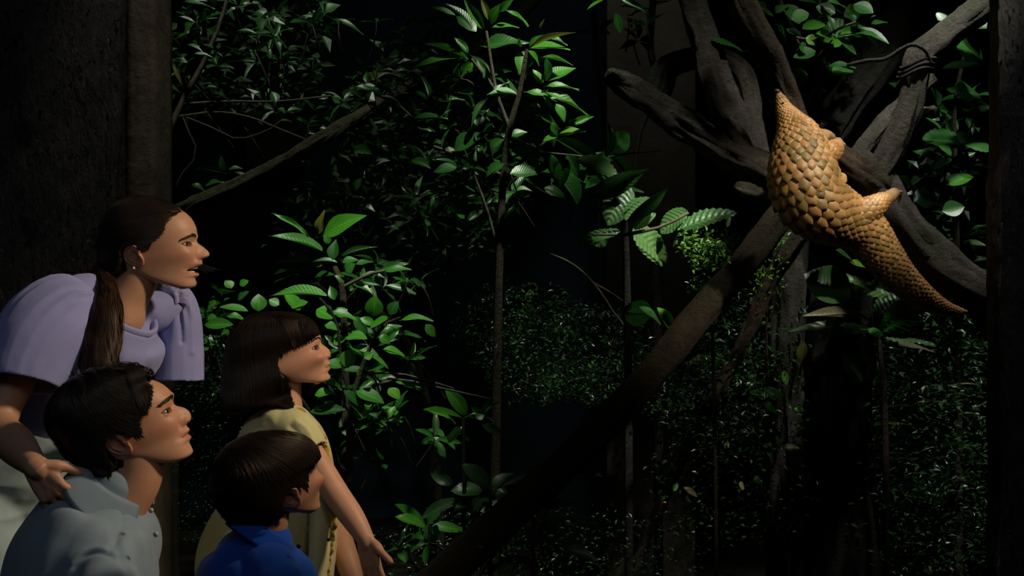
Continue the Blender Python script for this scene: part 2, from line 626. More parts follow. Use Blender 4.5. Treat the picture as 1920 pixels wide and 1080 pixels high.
D = 3.85
branch('leaning_branch', [(300, 415, 4.5, 15), (345, 392, 4.45, 16), (430, 356, 4.4, 17), (520, 312, 4.35, 16), (600, 262, 4.3, 15), (680, 215, 4.55, 13), (790, 150, 5.1, 12), (930, 70, 5.7, 11), (1060, -60, 6.3, 10)],
       'bark_moss', 'mossy brown branch rising behind the bending woman', seed=2)
branch('fallen_branch', [(300, 470, 4.7, 11), (380, 506, 4.6, 12), (450, 528, 4.5, 12), (530, 540, 4.5, 10), (640, 560, 4.5, 8), (760, 640, 4.6, 7), (820, 900, 4.7, 7), (830, 1500, 4.8, 8)],
       'bark_dark', 'dark thin branch beside the bending woman\'s mouth', seed=3)
branch('diagonal_trunk', [(1520, 345, 3.95, 22), (1470, 400, 3.95, 25), (1400, 488, 3.9, 27), (1300, 605, 3.85, 29), (1190, 735, 3.8, 29), (1080, 850, 3.75, 31), (960, 960, 3.7, 32), (850, 1060, 3.65, 33), (560, 1330, 3.5, 36)],
       'bark_brown', 'long brown trunk slanting from the pangolin down to lower left', 'trunk', seed=4, rough=0.7)
branch('slanting_prop', [(1510, 425, 4.15, 16), (1475, 480, 4.15, 16), (1440, 540, 4.2, 15), (1380, 670, 4.3, 14), (1320, 780, 4.35, 12), (1270, 880, 4.4, 10), (1150, 1150, 4.5, 9), (1060, 1330, 4.5, 9)],
       'bark_brown', 'thinner dim branch leaning behind the diagonal trunk', seed=5)
branch('broken_bough', [(1146, 140, 4.2, 13), (1175, 158, 4.2, 21), (1240, 205, 4.15, 26), (1330, 262, 4.1, 30), (1400, 300, 4.05, 33), (1470, 330, 3.98, 34), (1560, 350, 3.95, 32)],
       'bark_grey', 'thick grey bough with broken end left of the pangolin', seed=6, rough=1.2,
       extra=[('stub', [(1385, 352, 4.0, 12), (1420, 362, 4.0, 19), (1480, 365, 4.0, 22)])])
branch('arched_root', [(1232, 175, 4.4, 22), (1250, 130, 4.4, 23), (1300, 108, 4.38, 22), (1350, 105, 4.35, 20), (1390, 135, 4.3, 21), (1408, 190, 4.25, 19), (1415, 250, 4.2, 19), (1430, 320, 4.1, 22)],
       'bark_grey', 'gnarled arched branch curving over at upper left of the pangolin', seed=7, rough=1.3)
branch('upright_limb', [(1275, -140, 4.3, 22), (1300, 0, 4.25, 24), (1325, 80, 4.2, 27), (1345, 150, 4.15, 30), (1372, 225, 4.1, 32), (1405, 300, 4.05, 26)],
       'bark_grey', 'upright grey limb coming down beside the arched branch', seed=8)
branch('climbing_branch', [(1350, -120, 3.9, 22), (1390, 0, 3.9, 24), (1425, 70, 3.9, 26), (1450, 120, 3.9, 24), (1480, 185, 3.9, 20), (1510, 240, 3.9, 19), (1560, 280, 3.92, 22), (1610, 315, 3.92, 25), (1650, 345, 3.9, 30)],
       'bark_brown', 'brown branch running down behind the pangolin\'s head', seed=9)
branch('forked_trunk', [(1600, 300, 3.95, 26), (1640, 345, 3.93, 36), (1672, 400, 3.9, 40), (1715, 455, 3.9, 40), (1775, 505, 3.9, 37), (1850, 552, 3.9, 34), (2000, 640, 3.95, 34), (2120, 900, 4.0, 36), (2180, 1350, 4.1, 38)],
       'bark_grey', 'heavy grey trunk under the pangolin\'s hind foot reaching lower right', 'trunk', seed=10, rough=0.9)
branch('roped_branch', [(1920, -90, 4.0, 24), (1845, 10, 4.0, 26), (1775, 68, 3.98, 27), (1725, 112, 3.96, 27), (1715, 160, 3.95, 24), (1702, 215, 3.94, 25), (1675, 275, 3.93, 26), (1645, 325, 3.92, 28)],
       'bark_grey', 'grey bent branch tied with rope at right of the pangolin', seed=11)
branch('background_trunk', [(1760, -140, 4.6, 40), (1700, 0, 4.6, 38), (1650, 105, 4.55, 36), (1600, 170, 4.5, 34), (1560, 235, 4.45, 32), (1500, 360, 4.4, 30), (1480, 600, 4.4, 30), (1475, 1200, 4.45, 34)],
       'bark_grey', 'dim thick trunk behind the rope-tied branch', 'trunk', seed=12)
branch('slender_branch', [(1745, 150, 4.25, 12), (1700, 185, 4.2, 14), (1655, 232, 4.15, 15), (1620, 275, 4.1, 16), (1590, 320, 4.05, 16)],
       'bark_grey', 'slender grey branch between background trunk and roped branch', seed=13)
branch('driftwood_piece', [(1750, 205, 4.15, 8), (1720, 220, 4.1, 11), (1690, 250, 4.08, 12), (1660, 280, 4.05, 9)],
       'bark_moss', 'pale short piece of split wood beside roped branch', seed=14)
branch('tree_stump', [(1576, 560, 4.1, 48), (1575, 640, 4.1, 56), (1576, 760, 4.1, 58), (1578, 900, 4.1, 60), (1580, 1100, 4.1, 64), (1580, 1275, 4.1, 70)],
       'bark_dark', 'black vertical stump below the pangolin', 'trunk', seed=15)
branch('bamboo_stake', [(1232, 470, 4.6, 8), (1232, 600, 4.6, 8.5), (1234, 800, 4.6, 9), (1236, 1190, 4.6, 9)],
       'bark_dark', 'thin brown stake standing below the large ribbed leaves', 'stake', seed=16, rough=0.5, n=10)
branch('hanging_vine', [(1230, -940, 4.6, 8), (1226, -300, 4.6, 7), (1225, -40, 4.6, 7), (1220, 90, 4.6, 7), (1232, 160, 4.6, 6), (1200, 250, 4.6, 5), (1190, 320, 4.6, 4), (1192, 345, 4.6, 2)],
       'twig', 'thin hanging vine stem left of the arched branch', 'vine', seed=17, rough=0.6, n=8)
branch('hanging_root', [(1112, -880, 4.8, 7), (1110, -300, 4.8, 7), (1112, -40, 4.8, 6), (1118, 120, 4.8, 6), (1130, 230, 4.8, 5), (1122, 400, 4.8, 3), (1124, 430, 4.8, 2)],
       'twig', 'thin aerial root hanging behind the central plant', 'vine', seed=18, rough=0.6, n=8)
branch('arching_vine', [(932, 482, 4.27, 2.4), (960, 462, 4.4, 2.3), (1030, 476, 4.4, 2.3), (1080, 500, 4.4, 2.4), (1120, 540, 4.4, 2.4), (1150, 585, 4.4, 2.2), (1168, 608, 4.4, 1.8), (1180, 640, 4.4, 1.2)],
       'twig', 'thin brown vine arching right of the central stem', 'vine', seed=19, rough=0.3, n=6,
       extra=[('offshoot', [(1112, 530, 4.4, 2.2), (1150, 552, 4.4, 2), (1200, 590, 4.4, 1.6)])])

# rope lashing
mb = MB()
for k in range(3):
    pts = []
    for a in np.linspace(0, 2 * math.pi, 20):
        c = P(1722 - 3 * k, 118 + 9 * k, 3.955)
        pts.append((c.x + 0.052 * math.cos(a), c.y + 0.052 * math.sin(a), c.z + 0.016 * math.cos(a) + 0.004 * math.sin(3 * a)))
    mb.add(*tube(pts, [0.0055] * len(pts), 6, 40, up=(0, 0, 1)))
rp = thing('rope_lashing', P(1715, 150, 3.955), 'dark rope lashed around the bent branch at right', 'rope')
part('coil', mb, MAT['rope'], rp)['kind'] = 'stuff'
mb = MB()
pts = [P(1590, 122, 3.95), P(1625, 114, 3.93), P(1660, 110, 3.92), P(1690, 92, 3.91), P(1712, 84, 3.9), P(1735, 95, 3.9), P(1745, 118, 3.91)]
mb.add(*tube(pts, [0.006] * 7, 8, 60, up=(0, -1, 0.2), disp=lambda u, th, c: 0.0018 * np.sin(th * 3 + u * 160)))
part('loose_end', mb, MAT['rope'], rp)


# ================================================================== plants
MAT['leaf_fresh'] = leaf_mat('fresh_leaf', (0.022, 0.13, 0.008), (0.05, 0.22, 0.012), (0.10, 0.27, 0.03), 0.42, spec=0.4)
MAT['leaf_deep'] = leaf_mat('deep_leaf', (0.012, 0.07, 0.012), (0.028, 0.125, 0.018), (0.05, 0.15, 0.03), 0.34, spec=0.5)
MAT['leaf_grey'] = leaf_mat('greyish_leaf', (0.022, 0.065, 0.024), (0.045, 0.105, 0.04), (0.07, 0.13, 0.05), 0.36, spec=0.5)
MAT['leaf_rib'] = leaf_mat('ribbed_leaf', (0.04, 0.12, 0.03), (0.075, 0.17, 0.045), (0.11, 0.2, 0.06), 0.42, vein_k=9, spec=0.5, relief=.2, side_k=.4)
MAT['leaf_young'] = leaf_mat('young_leaf', (0.10, 0.11, 0.015), (0.16, 0.15, 0.02), (0.2, 0.2, 0.05), 0.45)
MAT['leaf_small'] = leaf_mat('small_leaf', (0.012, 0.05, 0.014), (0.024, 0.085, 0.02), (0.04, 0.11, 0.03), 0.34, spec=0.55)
MAT['leaf_lime'] = leaf_mat('lime_leaf', (0.09, 0.25, 0.02), (0.14, 0.34, 0.03), (0.2, 0.4, 0.06), 0.4)
MAT['leaf_dry'] = leaf_mat('dry_leaf', (0.16, 0.15, 0.07), (0.22, 0.2, 0.1), (0.25, 0.23, 0.13), 0.5)


def leaf_mesh(kind, k):
    """unit leaf: base at the origin, 1 long along +Y, 1 wide, face up"""
    rng = random.Random(hash(kind) % 1000 * 0 + len(kind) * 31 + k)
    rows, cols = {'lance': (8, 4), 'oval': (8, 4), 'rib': (26, 8), 'small': (4, 2)}[kind]
    droop = rng.uniform(-0.02, 0.32)
    fold = rng.uniform(0.06, 0.24)
    side = rng.uniform(-0.07, 0.07)
    wave = rng.uniform(0.0, 0.035)
    V, UV = [], []
    for i in range(rows + 1):
        v = i / rows
        if kind == 'lance':
            w = math.sin(math.pi * min(1, v ** 0.78)) ** 1.1
        elif kind == 'rib':
            w = math.sin(math.pi * v ** 0.9) ** 0.62
        else:
            w = math.sin(math.pi * v ** 0.88) ** 0.82
        w = max(w, 0.035)
        if v >= 1: w = 0.004
        for j in range(cols + 1):
            u = j / cols * 2 - 1
            x = u * w * 0.5 + side * math.sin(v * math.pi)
            z = -droop * v * v + fold * abs(u) * w * 0.5 + wave * math.sin(v * 9 + u * 2) * abs(u)
            if kind == 'rib':
                z += 0.020 * math.sin((v - abs(u) * 0.17) * 2 * math.pi * 9) * min(1, abs(u) * 3) * min(1, (1 - v) * 5) - 0.02 * math.exp(-(u / 0.09) ** 2)
                z -= 0.06 * abs(u) ** 2 * w
            V.append((x, v, z)); UV.append((j / cols, v))
    q = grid_quads(rows + 1, cols + 1, False)
    mb = MB().add(np.array(V), q)
    me = mb.mesh(kind + '_leaf')
    uvl = me.uv_layers.new(name='UVMap')
    li = np.zeros(len(me.loops), np.int32); me.loops.foreach_get('vertex_index', li)
    uvl.data.foreach_set('uv', np.array(UV, np.float32)[li].ravel())
    return me


LEAVES = {}


def leaf_data(kind, mat, k):
    key = (kind, mat, k)
    if key not in LEAVES:
        me = leaf_mesh(kind, k)
        me.materials.append(MAT[mat])
        LEAVES[key] = me
    return LEAVES[key]


LR = random.Random(21)
CAMV = Vector((0, 0, CAM_H))


def put_leaf(root, B, T, width, n, kind, mat):
    Y = T - B
    L = Y.length
    Y = Y.normalized()
    n = (n - Y * n.dot(Y))
    if n.length < 0.05:
        n = Vector((0, -1, 0.3)) - Y * Vector((0, -1, 0.3)).dot(Y)
    n.normalize()
    X = Y.cross(n)
    o = bpy.data.objects.new('leaf', leaf_data(kind, mat, LR.randrange(4)))
    COL.objects.link(o)
    o.parent = root
    M = Matrix(((X.x * width, Y.x * L, n.x * L, B.x), (X.y * width, Y.y * L, n.y * L, B.y), (X.z * width, Y.z * L, n.z * L, B.z), (0, 0, 0, 1)))
    o.matrix_local = Matrix.Translation(-Vector(root.location)) @ M
    return o


def rnd_normal(bias=0.0):
    """leaf faces: upwards, tipped towards the viewer"""
    return Vector((LR.uniform(-0.45, 0.45), -LR.uniform(0.35, 1.0) + bias, LR.uniform(0.35, 1.0)))


def px_leaf(root, crop, depth, spec, kind, mat):
    x0, y0, s = crop
    bx, by, tx, ty, w = spec[:5]
    fl = spec[5] if len(spec) > 5 else ''
    if 'R' in fl: kind = 'rib'
    if 'O' in fl: kind = 'oval'
    if 'L' in fl: kind = 'lance'
    if 'y' in fl: mat = 'leaf_young'
    if 'k' in fl: mat = 'leaf_deep'
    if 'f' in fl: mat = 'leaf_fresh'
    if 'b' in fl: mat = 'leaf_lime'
    if 'd' in fl: mat = 'leaf_dry'
    d0 = depth + LR.uniform(-0.12, 0.12)
    if '-' in fl: d0 -= 0.2
    if '+' in fl: d0 += 0.25
    lp = math.hypot(tx - bx, ty - by) / s * d0 / F_PX
    B = P(x0 + bx / s, y0 + by / s, d0)
    T = P(x0 + tx / s, y0 + ty / s, d0 + LR.uniform(-0.45, 0.25) * lp)
    n = rnd_normal()
    if 'u' in fl: n = Vector((LR.uniform(-0.1, 0.35), -0.55, 1.0))
    if 'c' in fl: n = Vector((LR.uniform(-0.2, 0.3), -1.0, 0.35))
    if 'v' in fl: n = Vector((LR.uniform(-0.2, 0.2), -0.8, -0.6))
    Y = (T - B).normalized()
    nn = n - Y * n.dot(Y)
    nn = nn.normalized() if nn.length > 0.05 else Vector((0, -1, 0))
    vis = max(0.58, abs(nn.dot((B - CAMV).normalized())))
    put_leaf(root, B, T, w / s * d0 / F_PX / vis, n, kind, mat)


def stem_part(name, root, pts, mat='twig'):
    mb = MB()
    w = [P(a, b, d) for a, b, d, r in pts]
    rad = [r * d / F_PX for a, b, d, r in pts]
    L = sum((w[i + 1] - w[i]).length for i in range(len(w) - 1))
    mb.add(*tube(w, rad, 7, max(5, int(L / 0.04)), up=(0.3, -0.9, 0.1)))
    return part(name, mb, MAT[mat], root)


def rosettes(root, area_px, depth, count, per, length, wr, kind, mats, spread=0.25, twig=True):
    """whorls of leaves at the twig ends inside an ellipse (cx, cy, rx, ry) of the picture"""
    cx, cy, rx, ry = area_px
    for i in range(count):
        a, r = LR.uniform(0, 6.283), math.sqrt(LR.random())
        d = depth + LR.uniform(-spread, spread)
        C = P(cx + rx * r * math.cos(a), cy + ry * r * math.sin(a), d)
        ax = Vector((LR.uniform(-0.6, 0.6), LR.uniform(-0.8, 0.2), LR.uniform(0.2, 1.0))).normalized()
        e1 = ax.orthogonal().normalized(); e2 = ax.cross(e1)
        n = LR.randint(*per)
        a0 = LR.uniform(0, 6.28)
        for k in range(n):
            b = a0 + 6.283 * k / n + LR.uniform(-0.35, 0.35)
            lift = LR.uniform(-0.15, 0.75)
            dirv = (e1 * math.cos(b) + e2 * math.sin(b) + ax * lift).normalized()
            L = LR.uniform(*length) * d / F_PX
            B = C + dirv * L * 0.08
            put_leaf(root, B, B + dirv * L, L * wr * LR.uniform(0.8, 1.2), ax * 1.0 - dirv * 0.3, kind, LR.choice(mats))
        if twig:
            end = C - ax * LR.uniform(0.05, 0.10) + Vector((LR.uniform(-0.05, 0.05), 0.05, -0.05))
            mb = MB(); mb.add(*tube([end, C - ax * 0.04 + Vector((0.006, 0, 0)), C], [0.0035, 0.003, 0.002], 5, 6, up=(0.31, -0.9, 0.11)))
            part('twig', mb, MAT['twig'], root)


C1, C2, C3, C4, C5 = (280, 0, 2.7), (700, 0, 2.7), (360, 360, 2.572), (700, 640, 2.454), (1020, 260, 2.7)
C6, C7, C8 = (1100, 0, 2.4), (1380, 140, 2.25), (1200, 560, 2.077)


def plant(name, ground, label, cat, depth, stems, groups, group=None):
    """ground: (px, depth) of the foot. groups: (crop, kind, mat, [specs])"""
    g = P(ground[0], 540, ground[1]); g.z = 0
    root = thing(name, g, label, cat, group)
    for s in stems:
        stem_part('stem', root, s[0], s[1] if len(s) > 1 else 'twig')
    for crop, kind, mat, specs in groups:
        for sp in specs:
            px_leaf(root, crop, depth, sp, kind, mat)
    return root


def to_ground(px, d):
    return 540 + CAM_H / d * F_PX


# ---- central plant with whorls of long pointed leaves
D = 4.25
cp = plant('glossy_shrub', (925, D), 'tall leafy plant with bright pointed leaves in the middle of the exhibit', 'plant', D,
    [([(925, to_ground(0, D), D, 9), (930, 800, D, 9), (936, 500, D, 8), (944, 330, D, 7), (955, 240, D, 6), (972, 182, D, 5), (988, 95, D, 4)], 'bark_brown'),
     ([(955, 240, D, 5), (930, 170, D, 4), (912, 60, D, 3)], 'twig'), ([(930, 170, D, 4), (885, 112, D, 3)], 'twig'),
     ([(944, 330, D, 4), (1000, 285, D, 3), (1035, 255, D, 3)], 'twig'),
     ([(955, 296, D, 2.4), (1000, 286, D, 2), (1080, 292, D, 2), (1120, 297, D, 2), (1180, 288, D, 1.6), (1240, 282, D, 1.2)], 'twig'),
     ([(944, 330, D, 4), (880, 300, D, 3), (800, 270, D, 3), (740, 250, D, 2)], 'twig'),
     ([(936, 480, D, 3), (915, 400, D, 3), (890, 330, D, 2)], 'twig')],
    [(C2, 'lance', 'leaf_fresh', [
        (425, 105, 290, 12, 40, 'u'), (560, 150, 460, -10, 55, 'c'), (580, 100, 545, -20, 35, 'y'), (590, 125, 640, 10, 50), (600, 140, 735, 115, 45, 'u'),
        (785, 135, 680, 30, 26), (540, 235, 775, 180, 62, 'k'), (500, 150, 385, -10, 45, 'k'), (520, 160, 425, 60, 60, 'k'), (640, 60, 700, -10, 40, 'k'),
        (480, 270, 415, 180, 36), (450, 290, 190, 300, 46, 'u'), (480, 300, 260, 190, 24), (500, 310, 440, 390, 60, 'c'), (560, 310, 710, 440, 32), (520, 300, 610, 410, 28, 'k'),
        (790, 245, 990, 215, 62, 'u'), (790, 240, 845, 165, 44, 'u'), (800, 240, 1000, 130, 20, 'y'), (780, 255, 850, 325, 32), (770, 260, 740, 370, 80, 'c'),
        (850, 290, 1015, 310, 18), (750, 240, 735, 190, 22), (845, 160, 855, 95, 15, 'y'), (880, 190, 985, 210, 30, 'u'),
        (760, 465, 940, 490, 42, 'u'), (850, 465, 1110, 548, 44, 'u'), (730, 480, 580, 450, 42, 'u'), (745, 470, 750, 380, 26, 'y'), (850, 430, 815, 345, 46, 'ub'),
        (870, 410, 890, 285, 46, 'k'), (880, 410, 1015, 318, 68, 'u'), (860, 440, 1040, 425, 32, 'u'), (740, 500, 812, 610, 32), (790, 530, 850, 540, 36, 'u'), (860, 480, 915, 555, 46, 'u'),
        (830, 575, 960, 640, 36, 'k'), (925, 525, 975, 610, 42, 'u'), (935, 690, 1065, 640, 62, 'ub'), (930, 690, 855, 700, 36, 'u'), (1000, 640, 1120, 578, 36), (915, 700, 1240, 855, 56, 'f-'),
        (990, 630, 1030, 600, 30, 'u'), (900, 620, 940, 690, 40, 'k')]),
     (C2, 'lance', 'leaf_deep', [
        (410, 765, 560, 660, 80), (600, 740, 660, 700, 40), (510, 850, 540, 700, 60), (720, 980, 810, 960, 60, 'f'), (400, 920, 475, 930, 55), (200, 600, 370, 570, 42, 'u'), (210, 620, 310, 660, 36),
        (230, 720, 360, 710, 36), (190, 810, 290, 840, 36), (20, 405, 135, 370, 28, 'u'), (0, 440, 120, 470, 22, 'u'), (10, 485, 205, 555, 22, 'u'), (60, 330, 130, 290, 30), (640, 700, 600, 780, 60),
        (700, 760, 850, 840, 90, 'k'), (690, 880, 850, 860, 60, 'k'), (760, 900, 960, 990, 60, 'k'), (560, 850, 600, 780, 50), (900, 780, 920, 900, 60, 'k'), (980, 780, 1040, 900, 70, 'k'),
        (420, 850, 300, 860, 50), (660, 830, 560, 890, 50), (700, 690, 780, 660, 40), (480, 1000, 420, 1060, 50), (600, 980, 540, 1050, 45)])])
rosettes(cp, (870, 330, 110, 130), D + 0.25, 22, (4, 6), (38, 70), 0.26, 'lance', ['leaf_deep', 'leaf_deep', 'leaf_grey'])
rosettes(cp, (860, 120, 80, 110), D + 0.2, 7, (4, 6), (45, 75), 0.24, 'lance', ['leaf_deep'])

# ---- upper left shrub
D = 4.6
ul = plant('small_leaved_tree', (415, D), 'shrub with many small narrow leaves above the woman at upper left', 'plant', D,
    [([(330, to_ground(0, D), D + .1, 10), (320, 500, D + .1, 9), (305, 300, D, 8), (340, 195, D, 6), (380, 120, D, 5), (420, 20, D, 4), (440, -80, D, 4)], 'twig'),
     ([(295, 225, D, 2.6), (345, 217, D, 2.4), (410, 210, D, 2.2), (470, 220, D, 2), (520, 240, D, 1.8), (575, 262, D, 1.4)], 'twig'),
     ([(345, 218, D, 1.6), (400, 240, D, 1.5), (445, 260, D, 1.5), (500, 245, D, 1.4), (528, 225, D, 1.2)], 'twig'),
     ([(340, 195, D, 3), (430, 190, D, 2.4), (520, 190, D, 2), (620, 180, D, 2)], 'twig'),
     ([(343, 220, D, 1.6), (355, 250, D, 1.5), (370, 288, D, 1.4), (345, 320, D, 1.4), (330, 348, D, 1.2)], 'twig'),
     ([(300, 250, D, 4), (345, 190, D, 3)], 'twig')],
    [(C1, 'lance', 'leaf_deep', [
        (300, 80, 385, 55, 36, 'u'), (540, 55, 600, 80, 40), (710, 115, 800, 95, 32, 'u'), (890, 60, 960, 15, 46), (920, 95, 1090, 145, 26), (180, 150, 215, 110, 40, 'k'), (130, 200, 220, 160, 30, 'u'),
        (90, 165, 120, 190, 26, 'u'), (60, 185, 92, 196, 16), (190, 225, 275, 255, 20, 'u'), (290, 225, 325, 240, 22, 'u'), (220, 275, 330, 280, 17, 'u'), (95, 320, 180, 295, 20), (40, 270, 75, 340, 36),
        (120, 340, 170, 430, 22, 'y'), (230, 400, 280, 345, 22, 'y'), (90, 430, 160, 460, 17), (265, 435, 350, 435, 16), (200, 380, 220, 430, 16, 'y'), (500, 180, 565, 205, 20, 'u'), (610, 300, 610, 240, 28),
        (660, 325, 790, 320, 14, 'u'), (460, 495, 515, 485, 16, 'u'), (640, 520, 620, 455, 46, 'k'), (670, 475, 715, 485, 20), (650, 545, 690, 570, 22, 'u'), (770, 510, 775, 470, 14, 'y'), (880, 520, 885, 470, 46, 'bOu'),
        (1000, 560, 1030, 545, 40, 'uO'), (1010, 440, 1250, 470, 26, 'u'), (960, 420, 970, 390, 20), (1010, 450, 1090, 500, 32), (1060, 370, 1020, 400, 40), (1160, 490, 1296, 530, 26, 'u'), (1150, 400, 1265, 370, 36, 'u'),
        (1140, 330, 1150, 430, 22, 'y'), (885, 590, 930, 630, 26, 'u'), (850, 650, 910, 655, 20, 'u'), (780, 665, 860, 680, 16), (1100, 620, 1140, 650, 16), (1130, 570, 1180, 585, 14, 'u'), (380, 870, 360, 790, 36),
        (390, 880, 215, 830, 26), (280, 940, 370, 905, 40), (210, 930, 290, 960, 26, 'u'), (420, 870, 550, 920, 26, 'u'), (400, 860, 470, 845, 26), (700, 830, 780, 805, 26), (985, 770, 1290, 770, 50, 'k'), (1150, 870, 1200, 840, 40), (1040, 960, 1070, 890, 36),
        (170, 10, 300, -10, 20), (190, 15, 330, 20, 22, 'u'), (830, 360, 890, 375, 14), (700, 560, 770, 545, 18), (740, 600, 800, 620, 14, 'u'), (660, 610, 720, 605, 14, 'u'), (920, 490, 980, 500, 20, 'u'), (1080, 430, 1160, 440, 18)])])
rosettes(ul, (430, 130, 130, 110), D + 0.2, 22, (3, 5), (26, 44), 0.28, 'lance', ['leaf_deep', 'leaf_grey'])
rosettes(ul, (560, 30, 160, 50), D + 0.2, 12, (3, 5), (28, 48), 0.3, 'lance', ['leaf_deep', 'leaf_grey'])
rosettes(ul, (640, 190, 90, 60), D + 0.1, 12, (3, 5), (28, 46), 0.3, 'lance', ['leaf_deep', 'leaf_grey'])
rosettes(ul, (690, 330, 70, 80), D + 0.3, 7, (3, 5), (30, 50), 0.3, 'lance', ['leaf_deep'])
for (x, y) in ((302, 320), (308, 345), (300, 330)):
    rosettes(ul, (x, y, 5, 8), D - 0.3, 2, (4, 5), (10, 16), 0.5, 'oval', ['leaf_fresh'], 0.05, False)

# ---- shrub with a rosette behind the girl
D = 3.95
ml = plant('rosette_shrub', (640, D), 'dark green rosette shrub standing above and behind the girl', 'plant', D,
    [([(650, to_ground(0, D), D, 9), (648, 800, D, 8), (645, 600, D, 7), (640, 530, D, 6), (628, 502, D, 5)], 'bark_brown'), ([(640, 540, D, 4), (690, 515, D, 3), (720, 508, D, 3)], 'twig')],
    [(C3, 'lance', 'leaf_deep', [
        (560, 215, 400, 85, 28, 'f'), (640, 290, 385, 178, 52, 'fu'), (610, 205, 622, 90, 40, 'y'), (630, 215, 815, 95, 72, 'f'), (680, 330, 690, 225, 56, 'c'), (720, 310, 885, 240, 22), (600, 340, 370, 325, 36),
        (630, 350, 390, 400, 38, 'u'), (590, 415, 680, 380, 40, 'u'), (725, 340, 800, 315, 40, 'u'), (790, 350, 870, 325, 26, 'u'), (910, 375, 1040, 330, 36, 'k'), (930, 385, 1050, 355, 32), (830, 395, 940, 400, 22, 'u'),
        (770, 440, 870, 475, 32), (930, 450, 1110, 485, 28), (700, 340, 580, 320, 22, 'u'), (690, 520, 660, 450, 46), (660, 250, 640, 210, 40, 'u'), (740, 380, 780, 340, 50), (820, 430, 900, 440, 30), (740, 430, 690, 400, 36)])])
rosettes(ml, (720, 520, 70, 40), D + 0.2, 6, (4, 6), (34, 56), 0.3, 'lance', ['leaf_deep', 'leaf_grey'])
D = 3.75
gb = plant('broad_leaved_bush', (650, D), 'bush with broad glossy leaves lit beside the girl\'s face', 'plant', D,
    [([(660, to_ground(0, D), D, 8), (655, 900, D, 7), (660, 760, D, 6), (690, 660, D, 4), (720, 610, D, 3), (750, 595, D, 2)], 'bark_brown'), ([(660, 760, D, 4), (640, 680, D, 3), (630, 600, D, 3), (600, 560, D, 2.5)], 'bark_dark'),
     ([(655, 900, D + .1, 4), (560, 740, D + .1, 3), (480, 650, D + .1, 3), (410, 600, D, 2)], 'bark_dark'), ([(660, 740, D, 3), (740, 712, D, 2.5), (800, 722, D, 2.2), (860, 735, D, 2), (920, 748, D, 1.5)], 'twig'),
     ([(700, 700, D, 2.2), (745, 700, D, 2), (790, 710, D, 1.8), (850, 728, D, 1.4)], 'twig')],
    [(C3, 'oval', 'leaf_fresh', [
        (650, 500, 375, 465, 58, 'Lu'), (520, 570, 450, 480, 62, 'L'), (320, 575, 318, 490, 78, 'c'), (190, 465, 165, 420, 46, 'u'), (230, 450, 265, 420, 40, 'u'), (270, 575, 130, 555, 38, 'u'), (165, 600, 250, 595, 32, 'u'),
        (60, 640, 200, 640, 52), (65, 610, 120, 600, 36, 'u'), (140, 690, 180, 670, 38, 'u'), (50, 750, 100, 755, 42, 'u'), (600, 565, 680, 600, 72, 'u'), (660, 580, 800, 600, 36, 'u'), (870, 600, 880, 508, 84, 'c'), (950, 590, 980, 525, 52, 'k'),
        (860, 650, 950, 610, 62, 'u'), (1000, 620, 1155, 595, 34, 'u'), (640, 640, 700, 650, 40, 'u'), (740, 700, 840, 690, 58, 'u'), (680, 730, 735, 700, 52, 'u'), (750, 745, 950, 795, 42, 'u'), (920, 760, 1030, 775, 42, 'u'),
        (830, 800, 870, 780, 42), (755, 760, 750, 850, 84, 'c'), (780, 600, 850, 680, 52, 'k'), (590, 980, 680, 955, 44, 'u'), (790, 960, 925, 985, 58, 'u'), (980, 915, 1120, 925, 34, 'u'), (950, 945, 1005, 985, 46, 'ub'),
        (750, 980, 830, 1060, 52), (570, 1060, 740, 1050, 54, 'k'), (730, 960, 840, 1020, 46, 'k'), (1125, 640, 1180, 690, 46, 'k'), (800, 850, 840, 900, 50), (700, 600, 740, 560, 50), (900, 700, 960, 720, 46),
        (640, 700, 620, 770, 60, 'k'), (650, 820, 720, 830, 46), (880, 640, 820, 600, 40), (1000, 660, 900, 740, 40, 'k'), (120, 530, 60, 560, 40), (220, 520, 260, 470, 40, 'k'), (480, 560, 560, 530, 50, 'u'), (420, 545, 370, 520, 44), (60, 700, 120, 720, 36, 'k'),
        (640, 1010, 700, 1060, 46), (690, 930, 640, 900, 44, 'k'), (1110, 1050, 1280, 1075, 34, 'u'), (1235, 950, 1290, 1020, 46)])])
rosettes(gb, (690, 700, 100, 110), D + 0.2, 18, (4, 6), (28, 46), 0.42, 'oval', ['leaf_deep', 'leaf_fresh', 'leaf_deep'])
rosettes(gb, (420, 600, 50, 60), D + 0.15, 9, (4, 6), (24, 40), 0.42, 'oval', ['leaf_deep', 'leaf_fresh'])
rosettes(gb, (670, 830, 80, 60), D + 0.2, 8, (4, 6), (30, 50), 0.42, 'oval', ['leaf_deep'])

